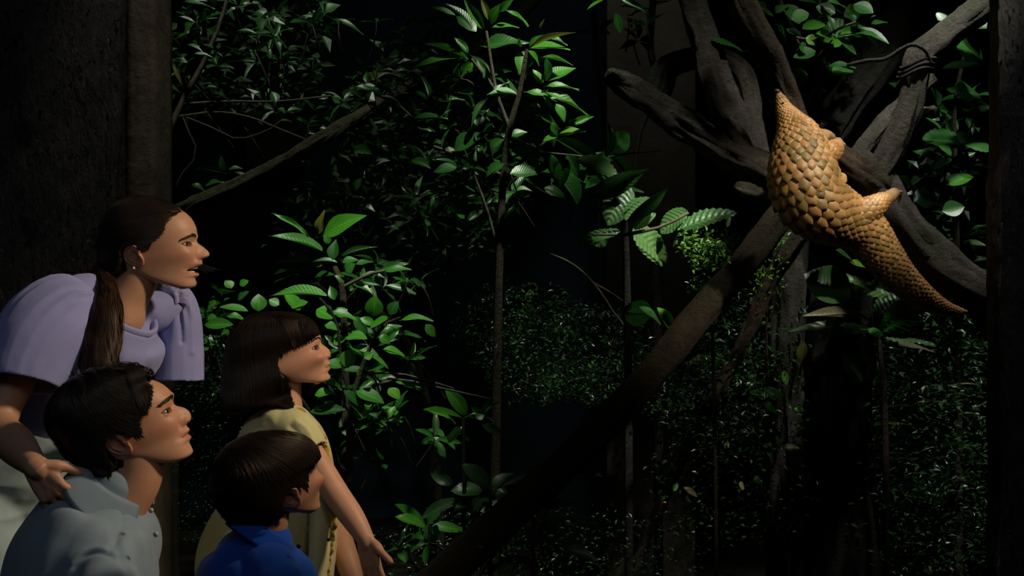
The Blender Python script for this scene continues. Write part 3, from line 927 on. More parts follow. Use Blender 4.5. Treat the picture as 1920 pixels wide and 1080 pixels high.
# ---- big ribbed leaves in the middle
D = 4.0
br = plant('ribbed_leaf_plant', (1190, D + .3), 'plant with large pale ribbed leaves left of the pangolin', 'plant', D,
    [([(1180, to_ground(0, D + .3), D + .3, 8), (1178, 700, D + .3, 8), (1172, 440, D + .2, 7), (1160, 380, D + .1, 5), (1100, 300, D, 3)], 'bark_dark'), ([(1172, 440, D, 4), (1240, 425, D, 3), (1290, 400, D, 2.5)], 'twig'), ([(1172, 440, D, 3), (1120, 440, D, 2.5)], 'twig')],
    [(C5, 'rib', 'leaf_rib', [
        (435, 245, 330, 418, 135, 'c'), (550, 305, 405, 398, 95, 'u'), (725, 362, 580, 468, 100, 'u'), (690, 458, 965, 350, 105, 'u'), (450, 455, 635, 628, 135, 'u'), (170, 100, 380, 175, 120, 'u'),
        (215, 290, 545, 185, 110, 'v-Lk'), (420, 418, 655, 268, 70, 'v-Lk'), (455, 458, 555, 365, 55), (385, 470, 145, 512, 60), (250, 480, 315, 532, 80, '+'), (60, 175, 190, 290, 120, 'k'), (110, 100, 70, 230, 70, 'k'),
        (0, 250, 110, 270, 50, 'k'), (545, 880, 400, 880, 130, 'kv'), (650, 960, 600, 850, 46, 'fO'), (925, 450, 945, 390, 22, 'O'), (480, 850, 600, 920, 40, 'kL')])])
rosettes(br, (1130, 330, 60, 50), D + 0.3, 6, (3, 5), (50, 80), 0.45, 'oval', ['leaf_deep'])

# ---- leaves at the top, beside the climbing branch
D = 4.2
tr = plant('canopy_plant', (1530, D + .3), 'broad leaved plant hanging at the top above the pangolin', 'plant', D,
    [([(1500, to_ground(0, D + .3), D + .3, 8), (1498, 500, D + .35, 8), (1495, 200, D + .2, 6), (1490, 70, D + .1, 5), (1460, 10, D, 4), (1440, -60, D, 4)], 'bark_dark'),
     ([(1490, 70, D, 3), (1530, 75, D, 3), (1580, 50, D, 2.5), (1640, 30, D, 2)], 'twig'), ([(1460, -10, D, 2), (1480, 45, D, 2), (1505, 95, D, 2)], 'twig')],
    [(C6, 'oval', 'leaf_deep', [
        (560, 180, 708, 188, 52, 'Ru'), (750, 30, 840, 75, 34, 'f'), (760, 0, 830, 40, 34, 'f'), (835, 105, 920, 175, 40, 'u'), (900, 130, 965, 165, 40, 'u'), (970, 130, 1088, 105, 80, 'fu'), (1050, 190, 1278, 85, 120, 'f'), (985, 170, 1040, 192, 46, 'bc'),
        (1240, 150, 1312, 160, 52, 'u'), (1280, 110, 1352, 90, 34, 'fu'), (1080, 10, 1190, 15, 34, 'u'), (1170, 250, 1240, 160, 76), (1110, 340, 1195, 295, 62, 'u'), (1080, 300, 1210, 285, 46, 'u'), (900, 20, 960, 110, 60, 'k'), (1000, 60, 920, 90, 60, 'k'),
        (850, 60, 900, 10, 46, 'k'), (950, 200, 1010, 240, 50), (1030, 230, 930, 260, 60, 'k'), (1120, 60, 1030, 30, 60, 'k'), (1200, 20, 1290, 60, 60, 'k'), (1060, 260, 1100, 330, 60), (960, 300, 930, 400, 80, 'k'),
        (0, 45, 75, 0, 46, 'uf'), (150, -5, 285, 50, 26), (130, 60, 150, 150, 40, 'k')])])
rosettes(tr, (1530, 40, 90, 50), D + 0.25, 9, (3, 5), (40, 64), 0.42, 'oval', ['leaf_deep', 'leaf_fresh'])
rosettes(tr, (1180, 40, 90, 40), D + 0.5, 5, (3, 5), (36, 60), 0.3, 'lance', ['leaf_deep'])

# ---- right side
D = 4.15
rs = plant('ribbed_corner_plant', (1790, D + .2), 'plant with wide ribbed leaves by the right wall', 'plant', D,
    [([(1800, to_ground(0, D + .2), D + .2, 8), (1795, 600, D + .25, 7), (1790, 330, D + .2, 6), (1790, 200, D + .15, 4), (1810, 90, D + .1, 3)], 'bark_brown')],
    [(C6, 'oval', 'leaf_deep', [
        (1700, 640, 1515, 610, 140, 'Ru'), (1690, 650, 1800, 610, 130, 'Ru'), (1660, 430, 1785, 400, 96, ''), (1400, 790, 1505, 862, 54, 'u'), (1620, 835, 1732, 762, 62, 'fu'), (1470, 910, 1605, 880, 92, ''), (1500, 510, 1575, 490, 36, 'd'),
        (1600, 310, 1805, 300, 62, 'u'), (1650, 180, 1800, 250, 110, 'k'), (1700, 60, 1800, 130, 80, 'k'), (1430, 1010, 1545, 1065, 84, 'R'), (1530, 1030, 1605, 1085, 84, ''), (1580, 90, 1620, 60, 60, 'k'), (1640, 700, 1590, 640, 60, 'u'),
        (1720, 700, 1660, 740, 70, 'k'), (1560, 760, 1640, 720, 60, 'k'), (1600, 950, 1700, 930, 70, 'k')]),
     (C7, 'rib', 'leaf_rib', [(715, 620, 868, 745, 76, 'u'), (820, 645, 915, 795, 96, 'c'), (920, 770, 1015, 802, 52, 'Ou'), (955, 708, 1055, 722, 42, 'Ou')])])
rosettes(rs, (1790, 230, 50, 120), D + 0.3, 8, (3, 5), (40, 70), 0.42, 'oval', ['leaf_deep'])
D = 3.9
ps = plant('arching_leaf_plant', (1640, D), 'low plant with long arching ribbed leaves below the pangolin\'s tail', 'plant', D,
    [([(1665, to_ground(0, D), D, 7), (1660, 800, D, 6), (1650, 660, D, 5), (1640, 620, D, 4)], 'bark_brown')],
    [(C7, 'rib', 'leaf_rib', [
        (640, 930, 420, 818, 84, 'u'), (570, 1075, 210, 1030, 40, 'Lu'), (560, 1035, 275, 985, 40, 'Ldu'), (610, 1085, 778, 960, 120, 'fc'), (590, 1020, 710, 890, 110, 'u'), (480, 940, 300, 825, 160, 'kO'), (480, 785, 568, 800, 48, 'bOu'), (600, 940, 600, 860, 80, 'k'),
        (560, 1075, 460, 1060, 60, 'fu'), (330, 620, 440, 700, 60, 'kO'), (500, 800, 420, 740, 60, 'kO')]),
     (C8, 'rib', 'leaf_rib', [(940, 150, 1150, 140, 44, 'u'), (950, 188, 1155, 176, 30, 'Ldu'), (890, 130, 950, 135, 40, 'fu'), (790, 210, 885, 310, 100, 'k'), (640, 170, 620, 250, 40, 'yL')])])

# ---- low plants in the middle foreground
D = 3.75
for nm, label, foot, stemtop, sp in (
    ('low_rosette', 'small rosette plant with spread leaves left of the diagonal trunk', 872, (869, 787), [
        (430, 340, 345, 220, 62, 'f'), (405, 350, 225, 315, 34, 'fu'), (430, 345, 560, 350, 30, 'u'), (500, 385, 610, 420, 42), (430, 375, 435, 470, 66, 'c'), (400, 395, 335, 450, 62), (470, 350, 510, 330, 40, 'k')]),
    ('dim_rosette', 'dim grey-green rosette plant behind the diagonal trunk\'s foot', 920, (920, 920), [
        (540, 680, 420, 555, 72), (545, 680, 630, 590, 62), (600, 660, 710, 605, 42), (500, 690, 370, 660, 62), (370, 660, 250, 590, 56), (400, 730, 205, 800, 56), (535, 810, 590, 795, 42), (430, 750, 370, 770, 36), (560, 700, 640, 760, 50), (500, 720, 450, 780, 50), (620, 690, 640, 610, 50, 'k')]),
    ('floor_rosette', 'small lit rosette plant on the ground beside the girl\'s hand', 805, (806, 988), [
        (240, 850, 95, 750, 48, 'fu'), (235, 855, 110, 790, 42, 'fu'), (270, 850, 425, 850, 48, 'f'), (240, 870, 170, 970, 68, 'fc'), (265, 860, 310, 880, 44, 'f'), (250, 840, 300, 780, 40, 'k')]),
    ('shaded_rosette', 'shaded rosette plant at lower right of the diagonal trunk', 1000, (1000, 975), [
        (820, 690, 900, 620, 62), (895, 600, 1060, 625, 30, 'u'), (780, 770, 935, 725, 42, 'f'), (720, 850, 760, 950, 76, 'c'), (700, 830, 650, 855, 36), (900, 820, 1040, 840, 48), (870, 950, 1040, 1000, 52), (800, 840, 880, 790, 50), (640, 1025, 570, 1078, 46, 'f'), (600, 1030, 515, 1058, 36, 'f'), (760, 830, 860, 870, 50, 'k')])):
    r = plant(nm, (foot, D), label, 'plant', D, [([(foot, to_ground(0, D), D, 5), (foot, 1120, D, 4.5), (stemtop[0], stemtop[1], D, 3)], 'bark_dark')], [(C4, 'oval', 'leaf_grey', sp)])
    rosettes(r, (stemtop[0], stemtop[1] + 25, 70, 40), D + 0.2, 3, (4, 5), (34, 56), 0.36, 'oval', ['leaf_deep', 'leaf_grey'])
D = 4.2
r = plant('young_sapling', (1490, D), 'small bright sapling beside the dark stump', 'plant', D, [([(1480, to_ground(0, D), D, 4), (1478, 900, D, 3.5), (1470, 745, D, 3)], 'bark_dark')],
    [(C8, 'oval', 'leaf_fresh', [(490, 380, 430, 350, 26, 'u'), (560, 395, 488, 345, 42, 'Rc'), (630, 345, 655, 385, 26, 'u'), (310, 235, 180, 255, 32, 'u'), (560, 580, 628, 575, 34, 'ud'), (430, 690, 482, 718, 26), (385, 720, 412, 735, 26, 'd'), (120, 120, 92, 40, 40, 'bc'), (560, 280, 570, 340, 26), (600, 430, 660, 440, 24), (600, 490, 680, 495, 16), (480, 410, 540, 430, 36), (610, 540, 635, 510, 20), (170, 735, 230, 770, 22, 'd'), (130, 750, 150, 715, 20)])])

# ---- fine foliage nobody could count
def foliage_mesh(name, blobs, seed):
    """blobs: (px, py, depth, rx px, ry px, spread m, count, leaf px)"""
    rng = np.random.default_rng(seed)
    mb = MB()
    for px, py, d, rx, ry, sp, n, lp in blobs:
        a = rng.uniform(0, 6.283, n); r = np.sqrt(rng.random(n))
        dd = d + rng.normal(0, sp, n)
        X = (px + rx * r * np.cos(a) - 960) / F_PX * dd
        Z = CAM_H - (py + ry * r * np.sin(a) - 540) / F_PX * dd
        cl = 0.05 * np.stack([fbm(np.stack([X * 9, dd * 9, Z * 9], 1), 2, seed + k) for k in range(3)], 1)
        B = np.stack([X, dd, Z], 1) + cl
        L = lp * d / F_PX * rng.uniform(0.6, 1.3, n)
        Y = unit(np.stack([rng.normal(0, 1, n), rng.normal(-0.2, 0.8, n), rng.normal(0.1, 0.6, n)], 1))
        up = np.stack([rng.normal(0, 0.5, n), rng.normal(-0.4, 0.5, n), np.ones(n)], 1)
        Xa = unit(np.cross(Y, up)); N = np.cross(Xa, Y)
        w = L * rng.uniform(0.35, 0.5, n)
        pts = []
        for (u, v, z) in ((0, 0, 0), (-.5, .45, .12), (0, .5, 0), (.5, .45, .12), (0, 1, -.1)):
            pts.append(B + Xa * (u * w)[:, None] + Y * (v * L)[:, None] + N * (z * L)[:, None])
        V = np.stack(pts, 1)
        i = np.arange(n)[:, None] * 5
        mb.add(V, None, np.vstack([i + [0, 2, 1], i + [0, 3, 2], i + [1, 2, 4], i + [2, 3, 4]]))
    me = mb.mesh(name, False)
    uv = me.uv_layers.new(name='UVMap')
    uv.data.foreach_set('uv', np.full(len(me.loops) * 2, 0.3, np.float32))
    return me


def foliage(name, label, mat, blobs, seed):
    o = obj(name, foliage_mesh(name, blobs, seed), MAT[mat])
    return tag(o, label, 'undergrowth', kind='stuff')


def bushlet(name, label, mat, foot, blobs, seed, stems):
    g = P(foot[0], 540, foot[1]); g.z = 0
    root = thing(name, g, label, 'plant')
    me = foliage_mesh('foliage', blobs, seed)
    V = mesh_arrays(me); set_co(me, V - np.array(g))
    obj('foliage', me, MAT[mat], root)['kind'] = 'stuff'
    for s in stems:
        stem_part('stem', root, s, 'bark_dark')


bushlet('feathery_bush', 'bright green feathery bush under the large ribbed leaves', 'leaf_lime', (1345, 4.15),
        [(1310, 455, 4.1, 42, 24, .08, 260, 13), (1345, 490, 4.1, 45, 26, .1, 260, 12), (1325, 540, 4.15, 30, 40, .1, 200, 11), (1365, 455, 4.2, 20, 12, .05, 60, 11)], 5,
        [[(1345, to_ground(0, 4.15), 4.15, 4), (1340, 800, 4.15, 4), (1335, 560, 4.15, 3), (1345, 500, 4.12, 2)], [(1335, 560, 4.15, 2), (1310, 470, 4.1, 1.5)]])
bushlet('feathery_sprig', 'small pale green sprig between diagonal trunk and pangolin belly', 'leaf_lime', (1450, 4.25),
        [(1468, 450, 4.2, 16, 14, .05, 70, 11), (1455, 475, 4.2, 10, 12, .05, 40, 10), (1425, 510, 4.2, 28, 16, .08, 130, 11), (1440, 545, 4.25, 30, 18, .08, 80, 10)], 6,
        [[(1440, to_ground(0, 4.25), 4.25, 3), (1438, 760, 4.25, 3), (1440, 560, 4.22, 2), (1465, 455, 4.2, 1.3)]])
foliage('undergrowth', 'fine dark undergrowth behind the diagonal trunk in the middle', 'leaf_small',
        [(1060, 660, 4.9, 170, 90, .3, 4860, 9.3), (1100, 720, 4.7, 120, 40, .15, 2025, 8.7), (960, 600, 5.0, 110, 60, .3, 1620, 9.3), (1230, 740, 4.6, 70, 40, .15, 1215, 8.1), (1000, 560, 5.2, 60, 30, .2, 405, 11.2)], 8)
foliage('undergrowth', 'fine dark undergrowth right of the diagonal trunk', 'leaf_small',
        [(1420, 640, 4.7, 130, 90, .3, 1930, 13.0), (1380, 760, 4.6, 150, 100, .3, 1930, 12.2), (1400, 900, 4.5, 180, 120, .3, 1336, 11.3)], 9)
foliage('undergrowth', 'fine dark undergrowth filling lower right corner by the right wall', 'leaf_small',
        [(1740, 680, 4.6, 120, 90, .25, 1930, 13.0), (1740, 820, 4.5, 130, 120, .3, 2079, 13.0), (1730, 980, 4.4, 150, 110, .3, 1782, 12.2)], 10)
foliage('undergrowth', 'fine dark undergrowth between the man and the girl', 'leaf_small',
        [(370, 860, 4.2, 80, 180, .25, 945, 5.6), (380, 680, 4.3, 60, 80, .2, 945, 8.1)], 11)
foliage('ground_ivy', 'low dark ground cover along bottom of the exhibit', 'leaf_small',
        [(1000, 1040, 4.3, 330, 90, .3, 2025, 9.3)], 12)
foliage('backdrop_leaves', 'dim mass of leaves against back wall at the top', 'leaf_grey',
        [(430, 100, 5.3, 190, 130, .3, 900, 34), (850, 250, 5.2, 200, 220, .3, 1400, 36), (1620, 120, 5.2, 220, 140, .3, 600, 36), (1780, 420, 5.0, 100, 200, .3, 700, 34), (700, 430, 5.3, 200, 120, .3, 400, 30)], 13)
# dry grassy blades in the right hand undergrowth
root = thing('grass_tuft', P(1740, to_ground(0, 4.3), 4.3), 'pale grass blades in the dark undergrowth by right wall', 'grass')
for k in range(40):
    x, y = LR.uniform(1630, 1830), LR.uniform(700, 930)
    d = LR.uniform(4.15, 4.4)
    a = LR.uniform(-0.5, 0.5) + (math.pi if LR.random() < 0.4 else 0)
    L = LR.uniform(28, 70)
    put_leaf(root, P(x, y, d), P(x + L * math.cos(a), y - abs(L * math.sin(a)), d), 0.008, rnd_normal(), 'lance', LR.choice(['leaf_grey', 'leaf_dry', 'leaf_deep']))


# ================================================================== pangolin
def scale_material():
    m, nt, b, N, L = nodes('horn_scale')
    info = N.new('ShaderNodeObjectInfo')
    geo = N.new('ShaderNodeNewGeometry')
    col = ramp(nt, info.outputs['Random'], [(0.0, (0.18, 0.115, 0.03)), (0.35, (0.28, 0.165, 0.045)), (0.7, (0.36, 0.175, 0.06)), (1.0, (0.42, 0.25, 0.09))])
    nz = noise_node(nt, 26, 5)
    mul = N.new('ShaderNodeMixRGB'); mul.blend_type = 'MULTIPLY'; mul.inputs[0].default_value = 0.75
    L.new(col, mul.inputs[1]); L.new(ramp(nt, nz, [(0.36, (0.36, 0.34, 0.28)), (0.62, (1, 1, 1))]), mul.inputs[2])
    L.new(mul.outputs[0], b.inputs['Base Color'])
    b.inputs['Roughness'].default_value = 0.45
    b.inputs['Specular IOR Level'].default_value = 0.45
    uv = N.new('ShaderNodeUVMap')
    sp = N.new('ShaderNodeSeparateXYZ'); L.new(uv.outputs[0], sp.inputs[0])
    ml = N.new('ShaderNodeMath'); ml.operation = 'MULTIPLY'; ml.inputs[1].default_value = 120; L.new(sp.outputs[0], ml.inputs[0])
    si = N.new('ShaderNodeMath'); si.operation = 'SINE'; L.new(ml.outputs[0], si.inputs[0])
    bump(nt, si.outputs[0], 0.14, 0.001, b)
    return m


MAT['scale'] = scale_material()
MAT['pangolin_skin'] = surface_mat('pangolin_skin', (0.16, 0.09, 0.035), (0.34, 0.2, 0.09), 40, 0.7, 0.003)
MAT['claw'] = surface_mat('claw', (0.3, 0.22, 0.12), (0.45, 0.36, 0.22), 60, 0.4, 0.001)

SPINE = [(1459, 173, 3.74, 6), (1464, 187, 3.735, 11), (1471, 206, 3.73, 18), (1482, 227, 3.72, 28), (1494, 252, 3.705, 43), (1502, 286, 3.69, 57), (1506, 326, 3.68, 66),
         (1514, 362, 3.68, 69), (1537, 388, 3.68, 65), (1580, 410, 3.70, 54), (1620, 432, 3.71, 44), (1650, 472, 3.72, 39), (1686, 517, 3.73, 32), (1726, 553, 3.74, 25), (1766, 576, 3.75, 16), (1799, 584, 3.76, 8), (1813, 584, 3.76, 4)]


def pangolin():
    root = thing('pangolin', P(1640, 420, 3.72), 'scaly golden brown pangolin climbing on the branches', 'pangolin')
    w = [P(a, b, d) for a, b, d, r in SPINE]
    rad = [(r * d / F_PX, r * d / F_PX * 0.86) for a, b, d, r in SPINE]
    up = (0.1, -1, 0.05)
    mb = MB()
    mb.add(*tube(w, [(a * 0.95, b * 0.95) for a, b in rad], 28, 120, up=up))
    K = 3.7 / F_PX
    # limbs
    arm = [P(1500, 310, 3.70), P(1535, 296, 3.675), P(1560, 283, 3.69), P(1571, 270, 3.74)]
    mb.add(*tube(arm, [40 * K, 28 * K, 18 * K, 12 * K], 18, 24, up=up))
    leg = [P(1590, 412, 3.70), P(1625, 396, 3.685), P(1655, 377, 3.70), P(1677, 363, 3.75)]
    mb.add(*tube(leg, [42 * K, 26 * K, 15 * K, 12 * K], 18, 24, up=up))
    far_arm = [P(1520, 262, 3.76), P(1545, 255, 3.82), P(1558, 258, 3.87)]
    mb.add(*tube(far_arm, [22 * K, 14 * K, 10 * K], 12, 12, up=up))
    far_leg = [P(1600, 420, 3.78), P(1640, 425, 3.85), P(1660, 420, 3.9)]
    mb.add(*tube(far_leg, [30 * K, 18 * K, 12 * K], 12, 12, up=up))
    local(mb, root)
    obj('body', remesh(mb, 0.004, 4, 'body'), MAT['pangolin_skin'], root)
    # claws
    for base, tips in ((P(1574, 266, 3.735), ((1582, 278), (1578, 288), (1566, 258))), (P(1679, 360, 3.745), ((1688, 372), (1684, 382), (1690, 360)))):
        for t in tips:
            c = MB()
            e = P(t[0], t[1], 3.80)
            c.add(*tube([base, (base + e) / 2 + Vector((0.006, -0.004, 0)), e], [0.007, 0.005, 0.001], 8, 8, up=up))
            part('claw', c, MAT['claw'], root)
    # eye and nostril
    for (x, y, d, r) in ((1468, 193, 3.712, 0.0035),):
        c = MB(); c.add(*ellipsoid(P(x, y, d), (r, r, r), 12, 8)); part('eye', c, MAT['nose'], root)
    c = MB(); c.add(*ellipsoid(P(1457, 171, 3.735), (0.010, 0.009, 0.007), 14, 10)); part('nose', c, MAT['nose'], root)

    # horn scales
    rows, cols = 6, 4
    V, UV = [], []
    for i in range(rows + 1):
        v = i / rows
        wd = [0.55, 0.86, 1.0, 1.0, 0.9, 0.66, 0.22][i]
        for j in range(cols + 1):
            u = j / cols * 2 - 1
            z = 0.16 * (1 - u * u) * (1 - 0.25 * v) + 0.10 * v - (0.13 if i == rows else 0.0) - (0.05 if abs(u) == 1 else 0) + 0.03 * math.exp(-(u / 0.25) ** 2) * v
            V.append((u * wd * 0.5, v - (0.10 * u * u * v if i < rows else 0.0), z)); UV.append((j / cols, v))
    sm = MB().add(np.array(V), grid_quads(rows + 1, cols + 1, False))
    me = sm.mesh('scale')
    uvl = me.uv_layers.new(name='UVMap')
    li = np.zeros(len(me.loops), np.int32); me.loops.foreach_get('vertex_index', li)
    uvl.data.foreach_set('uv', np.array(UV, np.float32)[li].ravel())
    me.materials.append(MAT['scale'])
    items = []
    rng = random.Random(4)

    def cover(pts, rads, size0, smin, smax, k, start, end, only=None):
        m = 240
        cr = catmull(np.hstack([np.array([list(p) for p in pts]), np.array(rads)]), m)
        c, r = cr[:, :3], cr[:, 3:]
        t, s, b = frames(c, up)
        arc = np.concatenate([[0], np.cumsum(np.linalg.norm(np.diff(c, axis=0), axis=1))])
        S = arc[-1] * start
        row = 0
        while S < arc[-1] * end:
            i = int(np.searchsorted(arc, S)); i = min(i, m - 1)
            rr = r[i].mean()
            kk = k * (1 + .45 * max(0, S / arc[-1] - .62) / .38) if len(pts) > 8 else k
            size = min(smax, max(smin, rr * kk))
            n = max(6, int(round(2 * math.pi * rr / (size * 0.75))))
            for q in range(n):
                th = 2 * math.pi * (q + 0.5 * (row % 2)) / n + rng.uniform(-0.04, 0.04)
                ct, st = math.cos(th), math.sin(th)
                p = c[i] + s[i] * r[i, 0] * ct + b[i] * r[i, 1] * st
                nrm = unit(s[i] * ct / r[i, 0] + b[i] * st / r[i, 1])
                i2 = min(i + 4, m - 1); i0 = max(i - 4, 0)
                p2 = c[i2] + s[i2] * r[i2, 0] * ct + b[i2] * r[i2, 1] * st
                p0 = c[i0] + s[i0] * r[i0, 0] * ct + b[i0] * r[i0, 1] * st
                y = unit(p2 - p0)
                nrm = unit(nrm - y * (nrm @ y))
                items.append((p, y, nrm, size * rng.uniform(0.93, 1.08)))
            S += size * 0.53
            row += 1
    cover(w, rad, 0, 0.010, 0.040, 0.42, 0.015, 0.985)
    cover(arm, [(x * K, x * K * 0.95) for x in (43, 30, 20, 13)], 0, 0.012, 0.028, 0.6, 0.15, 0.80)
    cover(leg, [(x * K, x * K * 0.95) for x in (45, 28, 17, 13)], 0, 0.012, 0.030, 0.62, 0.10, 0.62)
    camp = np.array([0, 0, CAM_H])
    scored = []
    for p, y, nrm, size in items:
        f = float(nrm @ unit(camp - p))
        scored.append((size * max(f, -0.2) if f > 0.0 else -1 + f, p, y, nrm, size))
    scored.sort(key=lambda a: -a[0])
    rest = MB()
    L0 = Vector(root.location)
    base = np.array(V)
    for k, (sc, p, y, nrm, size) in enumerate(scored):
        tilt = 0.14
        y2 = unit(y + nrm * tilt); n2 = unit(nrm - y * tilt)
        x2 = np.cross(y2, n2)
        o0 = p - y2 * size * 0.55 - n2 * size * 0.09
        if k < 300:
            o = bpy.data.objects.new('scale', me)
            COL.objects.link(o)
            o.parent = root
            q = o0 - np.array(L0)
            o.matrix_local = Matrix([[x2[a] * size * 1.02, y2[a] * size, n2[a] * size * 0.8, q[a]] for a in range(3)] + [[0, 0, 0, 1]])
        else:
            W = o0 + base[:, :1] * x2 * size * 1.02 + base[:, 1:2] * y2 * size + base[:, 2:] * n2 * size * 0.8
            rest.add(W, grid_quads(rows + 1, cols + 1, False))
    part('far_scales', rest, MAT['scale'], root)['kind'] = 'stuff'


MAT['nose'] = surface_mat('dark_nose', (0.02, 0.015, 0.012), (0.05, 0.03, 0.025), 60, 0.3, 0.0005)
pangolin()


# ================================================================== tools for people
def skin_mat(name, tone, rough=0.5):
    m, nt, b, N, L = nodes(name)
    at = N.new('ShaderNodeAttribute'); at.attribute_name = 'tint'
    mul = N.new('ShaderNodeMixRGB'); mul.blend_type = 'MULTIPLY'; mul.inputs[0].default_value = 1.0
    mul.inputs[1].default_value = (*tone, 1)
    L.new(at.outputs['Color'], mul.inputs[2])
    nz = noise_node(nt, 60, 4)
    m2 = N.new('ShaderNodeMixRGB'); m2.blend_type = 'MULTIPLY'; m2.inputs[0].default_value = 0.25
    L.new(mul.outputs[0], m2.inputs[1]); L.new(ramp(nt, nz, [(0.3, (0.7, 0.62, 0.6)), (0.7, (1, 1, 1))]), m2.inputs[2])
    L.new(m2.outputs[0], b.inputs['Base Color'])
    b.inputs['Roughness'].default_value = rough
    b.inputs['Specular IOR Level'].default_value = 0.35
    b.inputs['Subsurface Weight'].default_value = 0.12
    b.inputs['Subsurface Radius'].default_value = (0.012, 0.004, 0.002)
    b.inputs['Subsurface Scale'].default_value = 0.5
    f2 = noise_node(nt, 700, 2)
    bump(nt, f2, 0.12, 0.0006, b)
    return m


def cloth_mat(name, c1, c2, weave=900, rough=0.85, bumpd=0.0006, sheen=0.2):
    m, nt, b, N, L = nodes(name)
    f = noise_node(nt, 12, 4)
    L.new(ramp(nt, f, [(0.3, c1), (0.7, c2)]), b.inputs['Base Color'])
    b.inputs['Roughness'].default_value = rough
    b.inputs['Specular IOR Level'].default_value = 0.2
    b.inputs['Sheen Weight'].default_value = sheen
    f2 = noise_node(nt, weave, 2)
    bump(nt, f2, 0.5, bumpd, b)
    return m


def hair_mat(name, c, tip, rough=0.38):
    m, nt, b, N, L = nodes(name)
    f = noise_node(nt, 30, 3)
    L.new(ramp(nt, f, [(0.35, c), (0.7, tip)]), b.inputs['Base Color'])
    b.inputs['Roughness'].default_value = rough
    b.inputs['Specular IOR Level'].default_value = 0.28
    b.inputs['Specular Tint'].default_value = (1.0, 0.85, 0.7, 1)
    return m


class Frame:
    """head frame: X forward, Y sideways (away from the viewer when yaw is 0), Z up; yaw 0 is a pure profile looking right"""
    def __init__(self, px, py, d, tilt=0, yaw=0):
        self.o = np.array(P(px, py, d)); self.px, self.py, self.d = px, py, d
        view = math.atan((px - 960) / F_PX)
        self.k = d / F_PX / (math.cos(view) + abs(math.tan(view)) * math.sin(abs(view)))
        self.kz = d / F_PX
        self.tilt = math.radians(tilt); self.yaw = math.radians(yaw)
        a = -view + self.yaw
        self.R = np.array(Matrix.Rotation(a, 3, 'Z') @ Matrix.Rotation(-self.tilt, 3, 'Y'))

    def loc(self, px, py, y=0.0):
        """place in the head's side plane of a point seen at (px, py) that lies y metres to the side"""
        x = ((px - self.px) * self.k + y * math.sin(self.yaw)) / math.cos(self.yaw); z = -(py - self.py) * self.kz
        c, s = math.cos(self.tilt), math.sin(self.tilt)
        return (c * x + s * z, -s * x + c * z)

    def world(self, V):
        return np.asarray(V) @ self.R.T + self.o

    def pt(self, px, py, y=0.0):
        x, z = self.loc(px, py)
        return self.world(np.array([x, y, z]))


def sd_poly(poly, x, z):
    """signed distance to a closed polygon, positive inside"""
    p = np.asarray(poly, float)
    d = np.full(x.shape, 1e9); inside = np.zeros(x.shape, bool)
    n = len(p)
    for i in range(n):
        a, b = p[i], p[(i + 1) % n]
        e = b - a
        wx, wz = x - a[0], z - a[1]
        t = np.clip((wx * e[0] + wz * e[1]) / (e @ e + 1e-12), 0, 1)
        d = np.minimum(d, np.hypot(wx - e[0] * t, wz - e[1] * t))
        c1 = (a[1] <= z) & (b[1] > z); c2 = (a[1] > z) & (b[1] <= z)
        cr = e[0] * wz - e[1] * wx
        inside ^= (c1 & (cr > 0)) | (c2 & (cr < 0))
    return np.where(inside, d, -d)


WIDTHS = [(0, .12), (.03, .17), (.1, .215), (.2, .248), (.3, .272), (.4, .298), (.48, .318), (.6, .335), (.7, .332), (.8, .30), (.9, .225), (.97, .12), (1, .02)]


